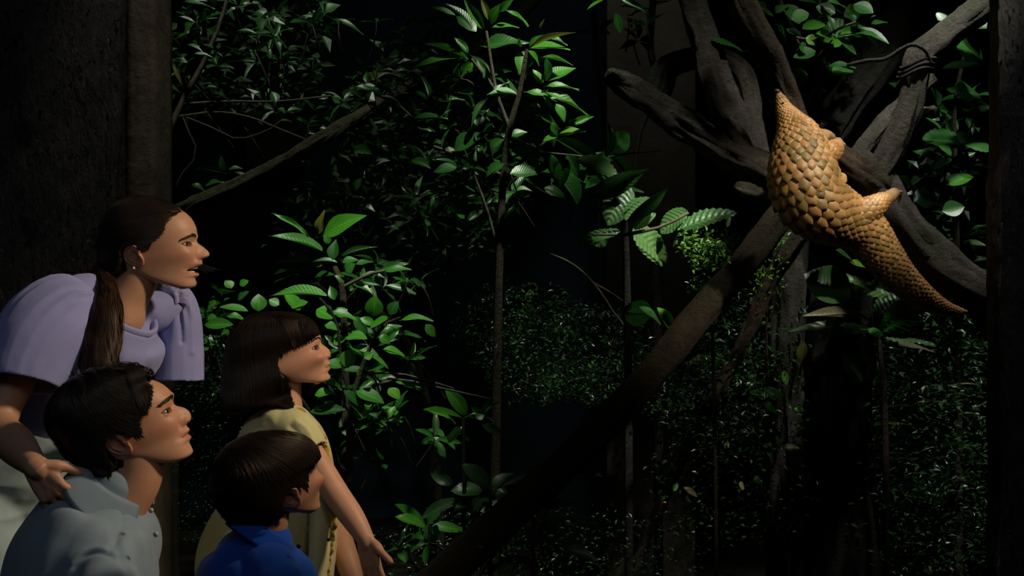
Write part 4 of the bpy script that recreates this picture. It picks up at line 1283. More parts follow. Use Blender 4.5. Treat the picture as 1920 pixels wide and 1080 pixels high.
class Head:
    def __init__(self, fr, front, back, width=1.0, child=0.0, mouth='closed', nose_w=1.0, eye=(0.024, 0.031, -0.012), gaze=0.0, brow_strength=1.0, lip=1.0, eye_open=1.0):
        """front: [(name, px, py)] crown to menton; back: [(px, py)] crown to under the jaw"""
        self.fr = fr
        F = [(n, *fr.loc(x, y)) for n, x, y in front]
        self.L = {n: (x, z) for n, x, z in F}
        B = [fr.loc(x, y) for x, y in back]
        top, bot = F[0][2], F[-1][2]
        self.z0, self.z1 = bot, top
        H = top - bot
        self.H = H
        fz = sorted([(z, x) for n, x, z in F])
        self.fz = self._mono(fz)
        bz = sorted([(z, x) for x, z in B])
        self.bz = self._mono(bz)
        skip = ('bridge', 'tip', 'under', 'nasion', 'ulip', 'llip', 'stom', 'ugap', 'lgap', 'ment')
        bb = [(z, x - (0.002 if n == 'subn' else 0)) for n, x, z in F if n not in skip]
        self.bf = self._mono(sorted(bb))
        self.width, self.mouth, self.nose_w, self.eyep, self.child, self.lip = width, mouth, nose_w, eye, child, lip
        self.gaze, self.brow_strength, self.eye_open = gaze, brow_strength, eye_open

    @staticmethod
    def _mono(a):
        out = [a[0]]
        for z, x in a[1:]:
            if z > out[-1][0] + 1e-4: out.append((z, x))
        return np.array(out)

    def xf(self, z): return pchip(self.fz[:, 0], self.fz[:, 1], z)
    def xbase(self, z): return pchip(self.bf[:, 0], self.bf[:, 1], z)
    def xb(self, z): return pchip(self.bz[:, 0], self.bz[:, 1], z)

    def w(self, z):
        t = (z - self.z0) / self.H
        W = np.array(WIDTHS)
        v = pchip(W[:, 0], W[:, 1], t)
        return v * self.H * self.width * (1 + self.child * gauss(t - 0.25, 0.14))

    def xc(self, z):
        t = (z - self.z0) / self.H
        k = pchip([0, .1, .3, .5, .7, 1], [.30, .28, .40, .50, .50, .5], t)
        a, b = self.xb(z), self.xbase(z)
        return a + (b - a) * k

    def build(self):
        fr, H, L = self.fr, self.H, self.L
        s = H / 0.205
        n = 264
        t = np.linspace(0, 2 * np.pi, n, endpoint=False)
        th = t - 0.62 * np.sin(t)
        zb = L['brow'][1] + 0.02 * s
        rows = np.concatenate([np.linspace(self.z0, zb, 150)[:-1], np.linspace(zb, self.z1, 40)])
        Z = np.repeat(rows[:, None], n, 1)
        xf, xb, xc, w = self.xf(rows), self.xb(rows), self.xc(rows), self.w(rows)
        xbs = self.xbase(rows)
        p = pchip([0, .12, .35, .55, 1], [2.0, 1.95, 2.25, 2.35, 2.15], (rows - self.z0) / H)[:, None]
        c, sn = np.cos(th)[None], np.sin(th)[None]
        af = (xbs - xc)[:, None]; ab = (xc - xb)[:, None]
        X = xc[:, None] + np.where(c > 0, af, ab) * np.sign(c) * np.abs(c) ** (2 / p)
        Y = w[:, None] * np.sign(sn) * np.abs(sn) ** (2 / p)
        front = sstep(0.05, 0.5, c)
        aY = np.abs(Y)
        col = np.ones(X.shape + (3,))
        # nose
        zn, zt, zs = L['nasion'][1], L['tip'][1], L['subn'][1]
        N = (xf - xbs)[:, None]
        isn = ((rows <= L['brow'][1]) & (rows >= zs))[:, None]
        wn = pchip([zs, zt, zt + (zn - zt) * .5, zn, L['brow'][1]], np.array([.0125, .0105, .0075, .0085, .014]) * s * self.nose_w, rows)[:, None]
        wn = np.where(N < 0, .016 * s, wn)
        X = X + np.where(isn, N, 0) * np.exp(-(aY / wn) ** 2.0) * (c > 0)
        # nose flanks and wings
        zm = zt - 0.002 * s
        X = X + 0.0092 * s * gauss(aY - .0125 * s * self.nose_w, .0050 * s) * gauss(Z - zm, .0062 * s) * front
        X = X - 0.0035 * s * gauss(aY - .0205 * s * self.nose_w, .004 * s) * gauss(Z - zm, .010 * s) * front
        X = X + 0.006 * s * gauss(aY, .017 * s) * gauss(Z - (zt * .55 + zn * .45), .014 * s) * front
        X = X - 0.007 * s * gauss(aY - .0065 * s, .0030 * s) * gauss(Z - (zs + .0028 * s), .0022 * s) * front
        # lips
        isl = ((rows < zs) & (rows > L['chin'][1]))[:, None]
        lw = .0265 * s * self.lip
        cr = np.where(N > 0, np.clip(1 - (aY / (lw * 1.05)) ** 2, 0, 1) ** 1.2, gauss(aY, .021 * s))
        X = X + np.where(isl, N, 0) * cr * (c > 0)
        zst = L['stom'][1]
        curve = 0.0035 * s * (aY / lw) ** 2 * (1 if self.mouth == 'open' else -0.4)
        zl = Z - curve
        ul, ll = L['ulip'][1], L['llip'][1]
        taper = 1 - (aY / lw) ** 2 * .75
        lipm = sstep(zst - (zst - ll + .0042 * s) * taper, zst - (zst - ll + .001 * s) * taper, zl) * (1 - sstep(zst + (ul - zst - .0012 * s) * taper, zst + (ul - zst + .0012 * s) * taper, zl)) * (1 - sstep(lw * .92, lw * 1.03, aY)) * (c > 0)
        if self.mouth == 'open':
            a, b = L['ugap'][1], L['lgap'][1]
            e = np.sqrt(np.clip(1 - (aY / (lw * .98)) ** 2, 0, 1))
            mid = a * .45 + b * .55 - 0.001 * s * (aY / lw) ** 2
            up_, lo_ = mid + (a - mid) * e, mid + (b - mid) * e
            gap = sstep(0, .0012 * s, np.minimum(up_ - Z, Z - lo_)) * (aY < lw * .98) * (c > 0)
            X = X - gap * 0.026 * s
            lipm = lipm * (1 - gap)
            col = col * (1 - gap[..., None] * np.array([0.72, 0.93, 0.93]))
        else:
            g = gauss(zl - zst, .0011 * s) * (1 - sstep(lw * .85, lw * 1.05, aY)) * (c > 0)
            X = X - 0.0035 * s * g
            col = col * (1 - 0.55 * g[..., None])  # shade of the lip groove painted into the tint
        col = col * (1 - lipm[..., None] * np.array([0.10, 0.34, 0.28]))
        # mouth corners, folds, cheeks
        X = X - 0.002 * s * gauss(aY - lw * 1.08, .0045 * s) * gauss(Z - zst, .006 * s) * front
        X = X - 0.0012 * s * gauss(aY - (.021 + (zt - Z) / s * .35) * s, .0035 * s) * sstep(zst - .01 * s, zst + .004 * s, Z) * (1 - sstep(zt - .002 * s, zt + .006 * s, Z)) * front
        bulge = (0.0045 + .012 * self.child) * s * gauss(aY - .043 * s, .017 * s) * gauss(Z - (zs + .012 * s), .017 * s) * (1 + 1.2 * self.child * 4)
        X = X + bulge * front
        Y = Y + np.sign(Y) * 0.6 * bulge
        # brow and sockets
        ze = zn + self.eyep[2] * s
        ye = self.eyep[1] * s
        X = X + 0.0035 * s * gauss(aY - .026 * s, .020 * s) * gauss(Z - L['brow'][1], .007 * s) * front * self.brow_strength
        xe0 = L['nasion'][0] - self.eyep[0] * s
        X = X - 0.0075 * s * gauss(aY - ye * 0.93, .0145 * s) * gauss(Z - ze, .0105 * s) * front
        X = X - 0.004 * s * gauss(aY - .016 * s, .006 * s) * gauss(Z - (ze + .003 * s), .009 * s) * front
        # eyelids over the eyeball
        re = .0122 * s
        self.eye_c = [np.array([xe0, sg * ye, ze]) for sg in (-1, 1)]
        self.eye_r = re
        dy, dz = aY - ye, Z - ze
        rr = dy ** 2 + dz ** 2
        lid = np.sqrt(np.clip((re * 1.13) ** 2 - rr, 0, None)) + xe0
        inlid = (rr < (re * 1.08) ** 2) & (c > 0)
        X = np.where(inlid, np.maximum(X, lid), X)
        dy = dy - .0012 * s
        aw = .0140 * s
        dzz = dz - 0.06 * dy
        up_ = 0.0054 * s * self.eye_open * np.sqrt(np.clip(1 - (dy / aw) ** 2, 0, 1)) + 0.0006 * s
        lo_ = -0.0042 * s * self.eye_open * np.sqrt(np.clip(1 - (dy / aw) ** 2, 0, 1)) + 0.0006 * s
        op = (c > 0) * (np.abs(dy) < aw) * sstep(0, .0007 * s, np.minimum(up_ - dzz, dzz - lo_))
        X = X - op * 0.0035 * s
        lash = (c > 0) * (np.abs(dy) < aw * 1.05) * gauss(dzz - up_ - .0004 * s, .0009 * s)
        col = col * (1 - 0.75 * np.clip(lash + op, 0, 1)[..., None])
        crease = (c > 0) * (np.abs(dy) < aw * 1.1) * gauss(dzz - up_ - .0042 * s, .0012 * s)
        X = X - 0.001 * s * crease
        # redder cheeks and nose tip of the skin itself
        chk = gauss(aY - .045 * s, .022 * s) * gauss(Z - (zs + .014 * s), .018 * s) * front
        col = col * (1 - chk[..., None] * np.array([0.0, 0.13, 0.12]))
        ntip = gauss(aY, .014 * s) * gauss(Z - zt, .010 * s) * front
        col = col * (1 - ntip[..., None] * np.array([0.0, 0.12, 0.10]))
        # rings to world
        V = np.stack([X, Y, Z], -1)
        self.V, self.n = V, n
        flat = V.reshape(-1, 3)
        poles = np.array([V[0].mean(0), V[-1].mean(0)])
        m = len(rows)
        j = np.arange(n)
        q = grid_quads(m, n)
        t0 = np.stack([np.full(n, m * n), (j + 1) % n, j], 1)
        t1 = np.stack([np.full(n, m * n + 1), (m - 1) * n + j, (m - 1) * n + (j + 1) % n], 1)
        self.flat = np.vstack([flat, poles])
        self.col = np.vstack([col.reshape(-1, 3), np.ones((2, 3))])
        return self.flat, q, np.vstack([t0, t1])

    def ear(self, px, py, h_px, tilt=8, out=22, side=-1, ratio=0.56):
        """ear centred at picture position; side -1 is the one towards the viewer"""
        fr = self.fr
        cx, cz = fr.loc(px, py, -.072)
        h = h_px * fr.kz
        nu, nv = 72, 22
        u = np.linspace(0, 2 * np.pi, nu, endpoint=False)
        v = np.linspace(0, 1, nv + 1)[1:]
        # outline: u=0 front, pi/2 top, pi back, 3pi/2 lobe
        ctr = np.array([(0, .30), (30, .40), (55, .50), (90, .52), (120, .50), (150, .45), (180, .40), (210, .36), (240, .38), (262, .48), (280, .50), (300, .44), (330, .32), (360, .30)])
        r = pchip(np.radians(ctr[:, 0]), ctr[:, 1], u)
        ex = np.cos(u) * r * ratio / .56 * 0.86; ez = np.sin(u) * r
        A = np.degrees(u)[None]
        vv = v[:, None]
        rim = sstep(20, 60, A) * (1 - sstep(225, 262, A)) * np.exp(-((vv - .90) / .085) ** 2) * 0.085
        front_rim = (1 - sstep(55, 80, A)) * sstep(5, 30, A) * np.exp(-((vv - .6) / .2) ** 2) * .05
        anti = sstep(95, 135, A) * (1 - sstep(235, 262, A)) * np.exp(-((vv - .58) / .10) ** 2) * 0.075
        groove = -0.03 * np.exp(-((vv - .75) / .07) ** 2) * sstep(60, 90, A) * (1 - sstep(220, 250, A))
        concha = -0.17 * np.exp(-(vv / .36) ** 2)
        trag = 0.09 * np.exp(-((vv - .78) / .22) ** 2) * (np.exp(-((A - 345) / 28) ** 2) + np.exp(-((A + 15) / 28) ** 2))
        lobe = 0.03 * np.exp(-((A - 275) / 30) ** 2) * np.exp(-((vv - .7) / .25) ** 2)
        hgt = rim + front_rim + anti + groove + concha + trag + lobe - 0.05 * sstep(.93, 1.0, vv)
        X = vv * ex[None]; Zz = vv * ez[None]
        top = np.stack([X, hgt, Zz], -1)
        bot = np.stack([X * .96, np.full(X.shape, -0.09) - 0.10 * (1 - vv) + 0 * X, Zz * .96], -1)
        Vt = np.vstack([[[0, -0.20, 0]], top.reshape(-1, 3)])
        Vb = np.vstack([[[0, -0.26, 0]], bot.reshape(-1, 3)])
        V = np.vstack([Vt, Vb]) * h
        nq = len(Vt)
        qs = grid_quads(nv, nu) + 1
        j = np.arange(nu)
        tt = np.stack([np.zeros(nu, int), 1 + j, 1 + (j + 1) % nu], 1)
        e = 1 + (nv - 1) * nu
        rimq = np.stack([e + j, e + (j + 1) % nu, nq + e + (j + 1) % nu, nq + e + j], 1)
        quads = np.vstack([qs[:, ::-1], (qs + nq), rimq[:, ::-1]])
        tris = np.vstack([tt[:, ::-1], tt + nq])
        # orientation: local ear normal +Y -> head side; tilt back, flare out from the rear edge
        R1 = np.array(Matrix.Rotation(math.radians(out), 3, 'Z'))
        R2 = np.array(Matrix.Rotation(math.radians(-tilt), 3, 'Y'))
        V = V @ R1.T
        V = V @ R2.T
        if side < 0:
            V = V * [1, -1, 1]; quads = quads[:, ::-1]; tris = tris[:, ::-1]
        z = cz
        yy = self.surf_y(cx, cz)
        V = V + [cx, side * (yy + 0.006 * self.H / .2), cz]
        colr = np.ones((len(V), 3)) * np.array([1.0, 0.86, 0.82])
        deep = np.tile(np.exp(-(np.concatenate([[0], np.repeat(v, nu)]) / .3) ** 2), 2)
        colr *= (1 - 0.35 * deep[:, None])  # shade of the ear's hollow painted into its tint
        return V, quads, tris, colr

    def surf_y(self, x, z):
        z = np.asarray(z, float)
        xc = self.xc(z); a = np.where(x > xc, self.xbase(z) - xc, xc - self.xb(z))
        return self.w(z) * np.clip(1 - np.abs((x - xc) / a) ** 2.2, 0, 1) ** (1 / 2.2)


def finish_skin(head, extra, mat, root, ears=(), voxel=0.0014, limbs=None, limb_voxel=0.0022, smooth=2, scalp=None):
    """one continuous skin for head, ears and neck; arms and hands joined into the same body mesh"""
    mb = MB()
    V, q, t = head.build()
    mb.add(V, q, t)
    cols = [head.col]; pts = [V]
    for e in ears:
        Ve, qe, te, ce = e
        mb.add(Ve, qe, te); pts.append(Ve); cols.append(ce)
    inv = lambda W: (np.asarray(W) - head.fr.o) @ head.fr.R
    for V2, q2, t2 in extra:
        Vl = inv(V2)
        mb.add(Vl, q2, t2); pts.append(Vl); cols.append(np.ones((len(Vl), 3)))
    me = remesh(mb, voxel, smooth, 'body', 0.4)
    A = np.vstack(pts); C = np.vstack(cols)
    kd = kdtree.KDTree(len(A))
    for i, p in enumerate(A): kd.insert(p, i)
    kd.balance()
    V = mesh_arrays(me)
    idx = np.fromiter((kd.find(p)[1] for p in V), int, len(V))
    Cv = C[idx]
    if scalp is not None:                      # roots of the hair on the scalp
        k = sstep(.003, .010, sd_poly(np.array([head.fr.loc(*q) for q in scalp]), V[:, 0], V[:, 2]))
        Cv = Cv * (1 - k[:, None] * np.array([.975, .965, .96]))
    out = MB()
    mesh_to_mb(me, out)
    out.xf(head.fr.world)
    bpy.data.meshes.remove(me)
    cl = [Cv]
    for lm in (limbs or []):
        m2 = remesh(lm[0], limb_voxel, 5, 'limb', 0.5)
        k = len(m2.vertices)
        cc = np.ones((k, 3))
        if len(lm) > 1: cc = lm[1](mesh_arrays(m2))
        mesh_to_mb(m2, out); cl.append(cc)
        bpy.data.meshes.remove(m2)
    local(out, root)
    bm = out.mesh('body')
    set_color(bm, np.vstack(cl))
    return obj('body', bm, mat, root)


def eye_mat():
    m, nt, b, N, L = nodes('eyeball')
    at = N.new('ShaderNodeAttribute'); at.attribute_name = 'tint'
    L.new(at.outputs['Color'], b.inputs['Base Color'])
    b.inputs['Roughness'].default_value = 0.08
    b.inputs['Specular IOR Level'].default_value = 0.6
    return m


MAT['eyeball'] = eye_mat()


def add_eyes(head, root, iris=(0.05, 0.025, 0.012), gaze=(1, 0, 0.1)):
    g = unit(np.array(gaze, float))
    for c in head.eye_c:
        V, q, t = ellipsoid((0, 0, 0), (1, 1, 1), 32, 24)
        d = unit(V) @ g
        colr = np.tile([0.22, 0.185, 0.165], (len(V), 1))
        colr[d > 0.86] = iris
        colr[d > 0.965] = (0.004, 0.003, 0.003)
        V = V * (head.eye_r * (1 + 0.04 * sstep(.84, .97, d)))[:, None]
        mb = MB().add(head.fr.world(V + c), q, t)
        local(mb, root)
        me = mb.mesh('eye'); set_color(me, colr)
        obj('eye', me, MAT['eyeball'], root)


def ribbons(curves, widths, normals):
    """flat tapering strands: lists of (k,3) arrays"""
    mb = MB()
    for c, w, nn in zip(curves, widths, normals):
        k = len(c)
        t = unit(np.gradient(c, axis=0))
        s = unit(np.cross(t, nn))
        prof = np.sin(np.linspace(0.35, np.pi * 0.97, k)) ** 0.6
        a = c - s * (w * prof)[:, None]; b = c + s * (w * prof)[:, None]
        V = np.stack([a, b], 1).reshape(-1, 3)
        i = np.arange(k - 1) * 2
        mb.add(V, np.stack([i, i + 1, i + 3, i + 2], 1))
    return mb


def eyebrow(head, root, mat, pts, n=90, ln=0.007, seed=1, th=0.0028, side=(-1, 1)):
    """pts: picture positions along the brow nearest the viewer, inner end first; y gives sideways place in metres"""
    rng = np.random.default_rng(seed)
    for sg in side:
        cur, wid, nor = [], [], []
        xy = np.array([(*head.fr.loc(p[0], p[1]), p[2]) for p in pts])
        C = catmull(np.stack([xy[:, 0], sg * xy[:, 2], xy[:, 1]], 1), 40)
        V = head.V.reshape(-1, 3)
        for k in range(n):
            u = rng.random()
            i = int(u * 38)
            base = C[i] + (C[i + 1] - C[i]) * rng.random()
            base = base + [0, 0, rng.normal(0, th * 0.45) * (1 - 0.5 * u)]
            # snap to the skin in x
            m = np.argmin((V[:, 1] - base[1]) ** 2 + (V[:, 2] - base[2]) ** 2 + (V[:, 0] < 0) * 1)
            p0 = V[m] + [0.0006, sg * 0.0003, 0]
            d = unit(C[min(i + 2, 39)] - C[i] + np.array([0, 0, 0.0012 * (1.3 - 2 * u)]))
            L = ln * rng.uniform(.6, 1.1)
            c = np.stack([p0 + d * L * f + np.array([0.0010, sg * .0006, 0]) * math.sin(f * 3.0) for f in (0, .35, .7, 1)])
            cur.append(head.fr.world(c)); wid.append(0.0005); nor.append(np.tile(head.fr.R @ np.array([.7, sg * .7, 0]), (4, 1)))
        mb = ribbons(cur, wid, nor)
        part('eyebrow', mb, mat, root)['kind'] = 'stuff'


class Hair:
    """hair volume whose side view is a traced outline; the face opening is where the polygon does not reach"""
    def __init__(self, head, outline, w_extra=0.012, w_low=None, thick=0.008):
        self.h = head
        fr = head.fr
        self.poly = np.array([fr.loc(*p) for p in outline])     # a third number is the sideways place of the point
        self.wx, self.w_low = w_extra, w_low
        z = self.poly[:, 1]
        self.z0, self.z1 = z.min(), z.max()
        zs = np.linspace(self.z0 + 1e-4, self.z1 - 1e-4, 120)
        xa, xb = [], []
        for q in zs:
            xs = []
            for i in range(len(self.poly)):
                a, b = self.poly[i], self.poly[(i + 1) % len(self.poly)]
                if (a[1] - q) * (b[1] - q) <= 0 and a[1] != b[1]:
                    xs.append(a[0] + (b[0] - a[0]) * (q - a[1]) / (b[1] - a[1]))
            xa.append(min(xs)); xb.append(max(xs))
        k = np.array([1, 2, 3, 2, 1]) / 9
        self.zs = zs
        self.xmin = np.convolve(np.pad(xa, 2, 'edge'), k, 'valid')
        self.xmax = np.convolve(np.pad(xb, 2, 'edge'), k, 'valid')

    def bounds(self, z):
        lo = np.interp(z, self.zs, self.xmin); hi = np.interp(z, self.zs, self.xmax)
        h = self.h
        zz = np.clip(z, h.z0, h.z1)
        k = sstep(h.z0, h.L['subn'][1], z)
        hi = np.maximum(hi, lo + 0.02) * (1 - k) + k * np.maximum(hi, np.where(z < h.z1, h.xbase(zz) - .004, lo + .02))
        return lo, hi

    def wz(self, z):
        h = self.h
        zz = np.clip(z, h.z0 + h.H * .33, h.z1)
        base = h.w(zz)
        top = np.sqrt(np.clip((self.z1 - z) / (h.H * 0.42), 0.0, 1))
        w = np.maximum(base, h.w(np.array(h.z0 + h.H * .6)) * (top * (2 - top)) * 0.98) + self.wx * np.minimum(1, top * 1.5)
        if self.w_low is not None:
            k = sstep(h.z0 + h.H * .15, h.z0 + h.H * .5, z)
            w = self.w_low * (1 - k) + w * k
        return w

    def y(self, x, z):
        lo, hi = self.bounds(z)
        xc = lo + (hi - lo) * 0.45
        a = np.where(x > xc, hi - xc, xc - lo)
        r = np.clip(1 - np.abs((x - xc) / a) ** 2.3, 0, 1) ** (1 / 2.3)
        return self.wz(z) * r

    def shell(self, rows=170, n=260, soft=0.007, relief=None, fringe=False):
        zs = np.linspace(self.z0, self.z1, rows)
        zs = self.z0 + (self.z1 - self.z0) * np.sin(np.linspace(0, 1, rows) * np.pi / 2) ** 1.0
        th = np.linspace(0, 2 * np.pi, n, endpoint=False)
        lo, hi = self.bounds(zs)
        xc = lo + (hi - lo) * .45
        c, s = np.cos(th)[None], np.sin(th)[None]
        k = 2 / 2.3
        X = xc[:, None] + np.where(c > 0, (hi - xc)[:, None], (xc - lo)[:, None]) * np.sign(c) * np.abs(c) ** k
        Y = self.wz(zs)[:, None] * np.sign(s) * np.abs(s) ** k
        Z = np.repeat(zs[:, None], n, 1)
        sd = sd_poly(self.poly, X, Z)
        if relief is not None:
            X, Y, Z = relief(X, Y, Z)
        m = sstep(-soft * .3, soft, sd)
        m = np.where((sd < 0.012) & (np.abs(Y) < 1e9) & ((X < lo[:, None] + 0.012) | (Z > self.z1 - 0.01)), 1.0, m)
        if fringe:
            zz = np.clip(Z, self.h.z0, self.h.z1)
            m = np.where((sd > -0.012) & (X > self.h.xbase(zz) - .012) & (Z > self.h.L['brow'][1] + .002), 1.0, m)
        f = 1 - (1 - m) * 0.45
        V = np.stack([xc[:, None] + (X - xc[:, None]) * f, Y * f, Z], -1)
        j = np.arange(n)
        poles = np.array([V[0].mean(0), V[-1].mean(0) + [0, 0, 0.001]])
        t0 = np.stack([np.full(n, rows * n), (j + 1) % n, j], 1)
        t1 = np.stack([np.full(n, rows * n + 1), (rows - 1) * n + j, (rows - 1) * n + (j + 1) % n], 1)
        return MB().add(self.h.fr.world(np.vstack([V.reshape(-1, 3), poles])), grid_quads(rows, n), np.vstack([t0, t1]))

    def cover_y(self, x, z):
        return np.maximum(self.y(x, z), self.h.surf_y(x, np.clip(z, self.h.z0, self.h.z1)) + .004)

    def strands(self, flow, n, steps, step, seed, width=0.0011, lift=0.002, wander=0.12, region=None, margin=0.0, sides=((-1, 1.0), (1, 0.35))):
        """flow(x, z) -> direction in the side plane"""
        rng = np.random.default_rng(seed)
        cur, wid, nor = [], [], []
        lo, hi = self.poly.min(0), self.poly.max(0)
        for sg, share in sides:
            k = 0
            N = int(n * share)
            X = rng.uniform(lo[0], hi[0], N * 6); Z = rng.uniform(lo[1], hi[1], N * 6)
            ok = sd_poly(self.poly, X, Z) > margin
            if region is not None: ok &= region(X, Z)
            X, Z = X[ok][:N], Z[ok][:N]
            M = len(X)
            ph = rng.uniform(-1, 1, M)
            path = [np.stack([X, Z], 1)]
            for st in range(steps):
                x, z = path[-1].T
                d = np.stack(flow(x, z), 1)
                d = unit(d)
                a = wander * (vnoise(np.stack([x * 40, z * 40, ph * 3], 1), seed) + 0.4 * ph)
                d = np.stack([d[:, 0] * np.cos(a) - d[:, 1] * np.sin(a), d[:, 0] * np.sin(a) + d[:, 1] * np.cos(a)], 1)
                path.append(path[-1] + d * step)
            Pth = np.stack(path, 1)
            lf = rng.uniform(0.2, 1.0, M) * lift
            for i in range(M):
                x, z = Pth[i].T
                y = self.y(x, z)
                inside = sd_poly(self.poly, x, z) > -0.0035
                L = len(x) if inside.all() else max(3, int(np.argmin(inside)) + 1)
                x, z, y = x[:L], z[:L], y[:L]
                cx = 0.0
                N3 = unit(np.stack([(x - x.mean()) * .2, np.maximum(y, 0.01), (z - self.h.z0) * .15], 1))
                p = np.stack([x, y, z], 1) + N3 * (lf[i] * np.sin(np.linspace(.4, 2.9, L)))[:, None]
                p[:, 1] *= sg; N3[:, 1] *= sg
                cur.append(self.h.fr.world(p)); nor.append(N3 @ self.h.fr.R.T); wid.append(width * rng.uniform(.6, 1.3))
        return ribbons(cur, wid, nor)


def hand_mb(wrist, palm_dir, palm_n, size, curls, thumb, mirror=1, splay=(0.16, 0.05, -0.05, -0.16), mb=None):
    """wrist: base point; palm_dir: towards the fingers; palm_n: out of the BACK of the hand. curls: per finger three bend angles (index..little)
    thumb: (out, down, bend) angles"""
    mb = mb or MB()
    d = unit(np.array(palm_dir, float)); nb = np.array(palm_n, float); nb = unit(nb - d * (nb @ d))
    s = np.cross(d, nb) * mirror           # towards the thumb side
    w = np.array(wrist, float)
    S = size
    # palm: three overlapping flattened tubes
    for off, r0, r1 in ((0.30, .15, .16), (0.0, .17, .17), (-0.30, .14, .14)):
        a = w + s * off * .45 * S; b = w + d * .95 * S * (1 - 0.05 * abs(off)) + s * off * S
        mb.add(*tube([a, (a + b) / 2 + nb * .02 * S, b], [(.25 * S, r0 * S * 1.3), (.24 * S, r1 * S), (.18 * S, .13 * S)], 14, 12, up=nb))
    lens = (0.44, 0.28, 0.22), (0.49, 0.32, 0.23), (0.45, 0.29, 0.22), (0.35, 0.21, 0.19)
    offs = (0.36, 0.12, -0.12, -0.34)
    rad = (.115, .118, .112, .098)
    nails = []
    for f in range(4):
        base = w + d * S * (.92, .97, .92, .82)[f] + s * offs[f] * S + nb * 0.03 * S
        dirv = unit(d + s * splay[f]); ax = np.cross(dirv, nb)
        pts = [base - dirv * .18 * S, base]; cur = base; dd = dirv; nn = nb
        for k in range(3):
            a = curls[f][k]
            dd2 = dd * math.cos(a) - nn * math.sin(a); nn = nn * math.cos(a) + dd * math.sin(a); dd = dd2
            mid = cur + dd * lens[f][k] * S * .5
            cur = cur + dd * lens[f][k] * S
            pts += [mid, cur]
        r = rad[f] * S
        mb.add(*tube(pts, [r * 1.05, r * 1.08, r * .95, r * 1.0, r * .9, r * .92, r * .84, r * .72], 12, 36, up=s))
        nails.append((cur + nn * r * .6 - dd * r * .3, nn, dd, r))
    a, b, c = thumb
    tb = w + d * .22 * S + s * .36 * S
    td = unit(d * math.cos(a) + s * math.sin(a) - nb * b)
    p1 = tb + td * .42 * S; td2 = unit(td * math.cos(c) + d * math.sin(c)); p2 = p1 + td2 * .34 * S; p3 = p2 + unit(td2 + d * .1 * c) * .28 * S
    r = .135 * S
    mb.add(*tube([tb - td * .1 * S, tb + td * .2 * S, p1, (p1 + p2) / 2, p2, (p2 + p3) / 2, p3], [r * 1.25, r * 1.45, r * 1.1, r * .98, r * 1.0, r * .95, r * .75], 12, 36, up=nb))
    return mb, nails


# ================================================================== people
MAT['skin_woman'] = skin_mat('skin_woman', (0.50, 0.27, 0.17))
MAT['skin_man'] = skin_mat('skin_man', (0.52, 0.27, 0.16))
MAT['skin_girl'] = skin_mat('skin_girl', (0.56, 0.30, 0.19))
MAT['skin_boy'] = skin_mat('skin_boy', (0.52, 0.27, 0.165))
MAT['hair_brown'] = hair_mat('dark_brown_hair', (0.006, 0.004, 0.003), (0.014, 0.008, 0.005), .46)
MAT['hair_auburn'] = hair_mat('auburn_ponytail', (0.014, 0.007, 0.004), (0.04, 0.016, 0.008), 0.5)
MAT['hair_black'] = hair_mat('black_hair', (0.004, 0.0035, 0.003), (0.009, 0.007, 0.005), 0.46)
MAT['teeth'] = surface_mat('teeth', (0.6, 0.56, 0.48), (0.7, 0.66, 0.58), 40, 0.25, 0.0002)
MAT['lavender'] = cloth_mat('lavender_knit', (0.25, 0.265, 0.52), (0.29, 0.305, 0.58), 700)
MAT['lavender_rib'] = cloth_mat('lavender_rib', (0.27, 0.28, 0.53), (0.31, 0.32, 0.59), 500)
MAT['pale_trousers'] = cloth_mat('pale_trousers', (0.38, 0.50, 0.52), (0.45, 0.57, 0.59), 600)
MAT['grey_shirt'] = cloth_mat('grey_blue_linen', (0.17, 0.235, 0.295), (0.215, 0.285, 0.345), 900)
MAT['blue_shirt'] = cloth_mat('royal_blue_cotton', (0.006, 0.075, 0.48), (0.010, 0.105, 0.60), 900)
MAT['yellow_cotton'] = cloth_mat('pale_yellow_cotton', (0.52, 0.49, 0.24), (0.60, 0.57, 0.30), 800)
MAT['gold_trim'] = cloth_mat('gold_trim', (0.45, 0.30, 0.06), (0.55, 0.38, 0.09), 500)
MAT['dark_trousers'] = cloth_mat('dark_trousers', (0.03, 0.03, 0.035), (0.045, 0.045, 0.05), 800)
MAT['shoe'] = surface_mat('shoe', (0.03, 0.025, 0.02), (0.06, 0.05, 0.04), 20, 0.5, 0.001)
MAT['button'] = surface_mat('button', (0.4, 0.4, 0.4), (0.5, 0.5, 0.5), 20, 0.3, 0.0005)
MAT['dark_button'] = surface_mat('dark_button', (0.02, 0.02, 0.03), (0.04, 0.04, 0.05), 20, 0.3, 0.0005)
MAT['silver'] = surface_mat('silver', (0.6, 0.6, 0.6), (0.7, 0.7, 0.7), 20, 0.2, 0.0001)


def fabric(name, mb, mat, root, voxel=0.004, smooth=4, folds=None, seed=1, amp=0.0025, freq=9):
    """clothing: one skin over the collected volumes, then folds pushed in and out along the normals"""
    me = remesh(mb, voxel, smooth, name)
    V = mesh_arrays(me); N = mesh_normals(me)
    d = amp * fbm(V * freq, 3, seed)
    if folds is not None:
        d = d + folds(V)
    V = V + N * d[:, None] - np.array(root.location)
    set_co(me, V)
    return obj(name, me, mat, root)


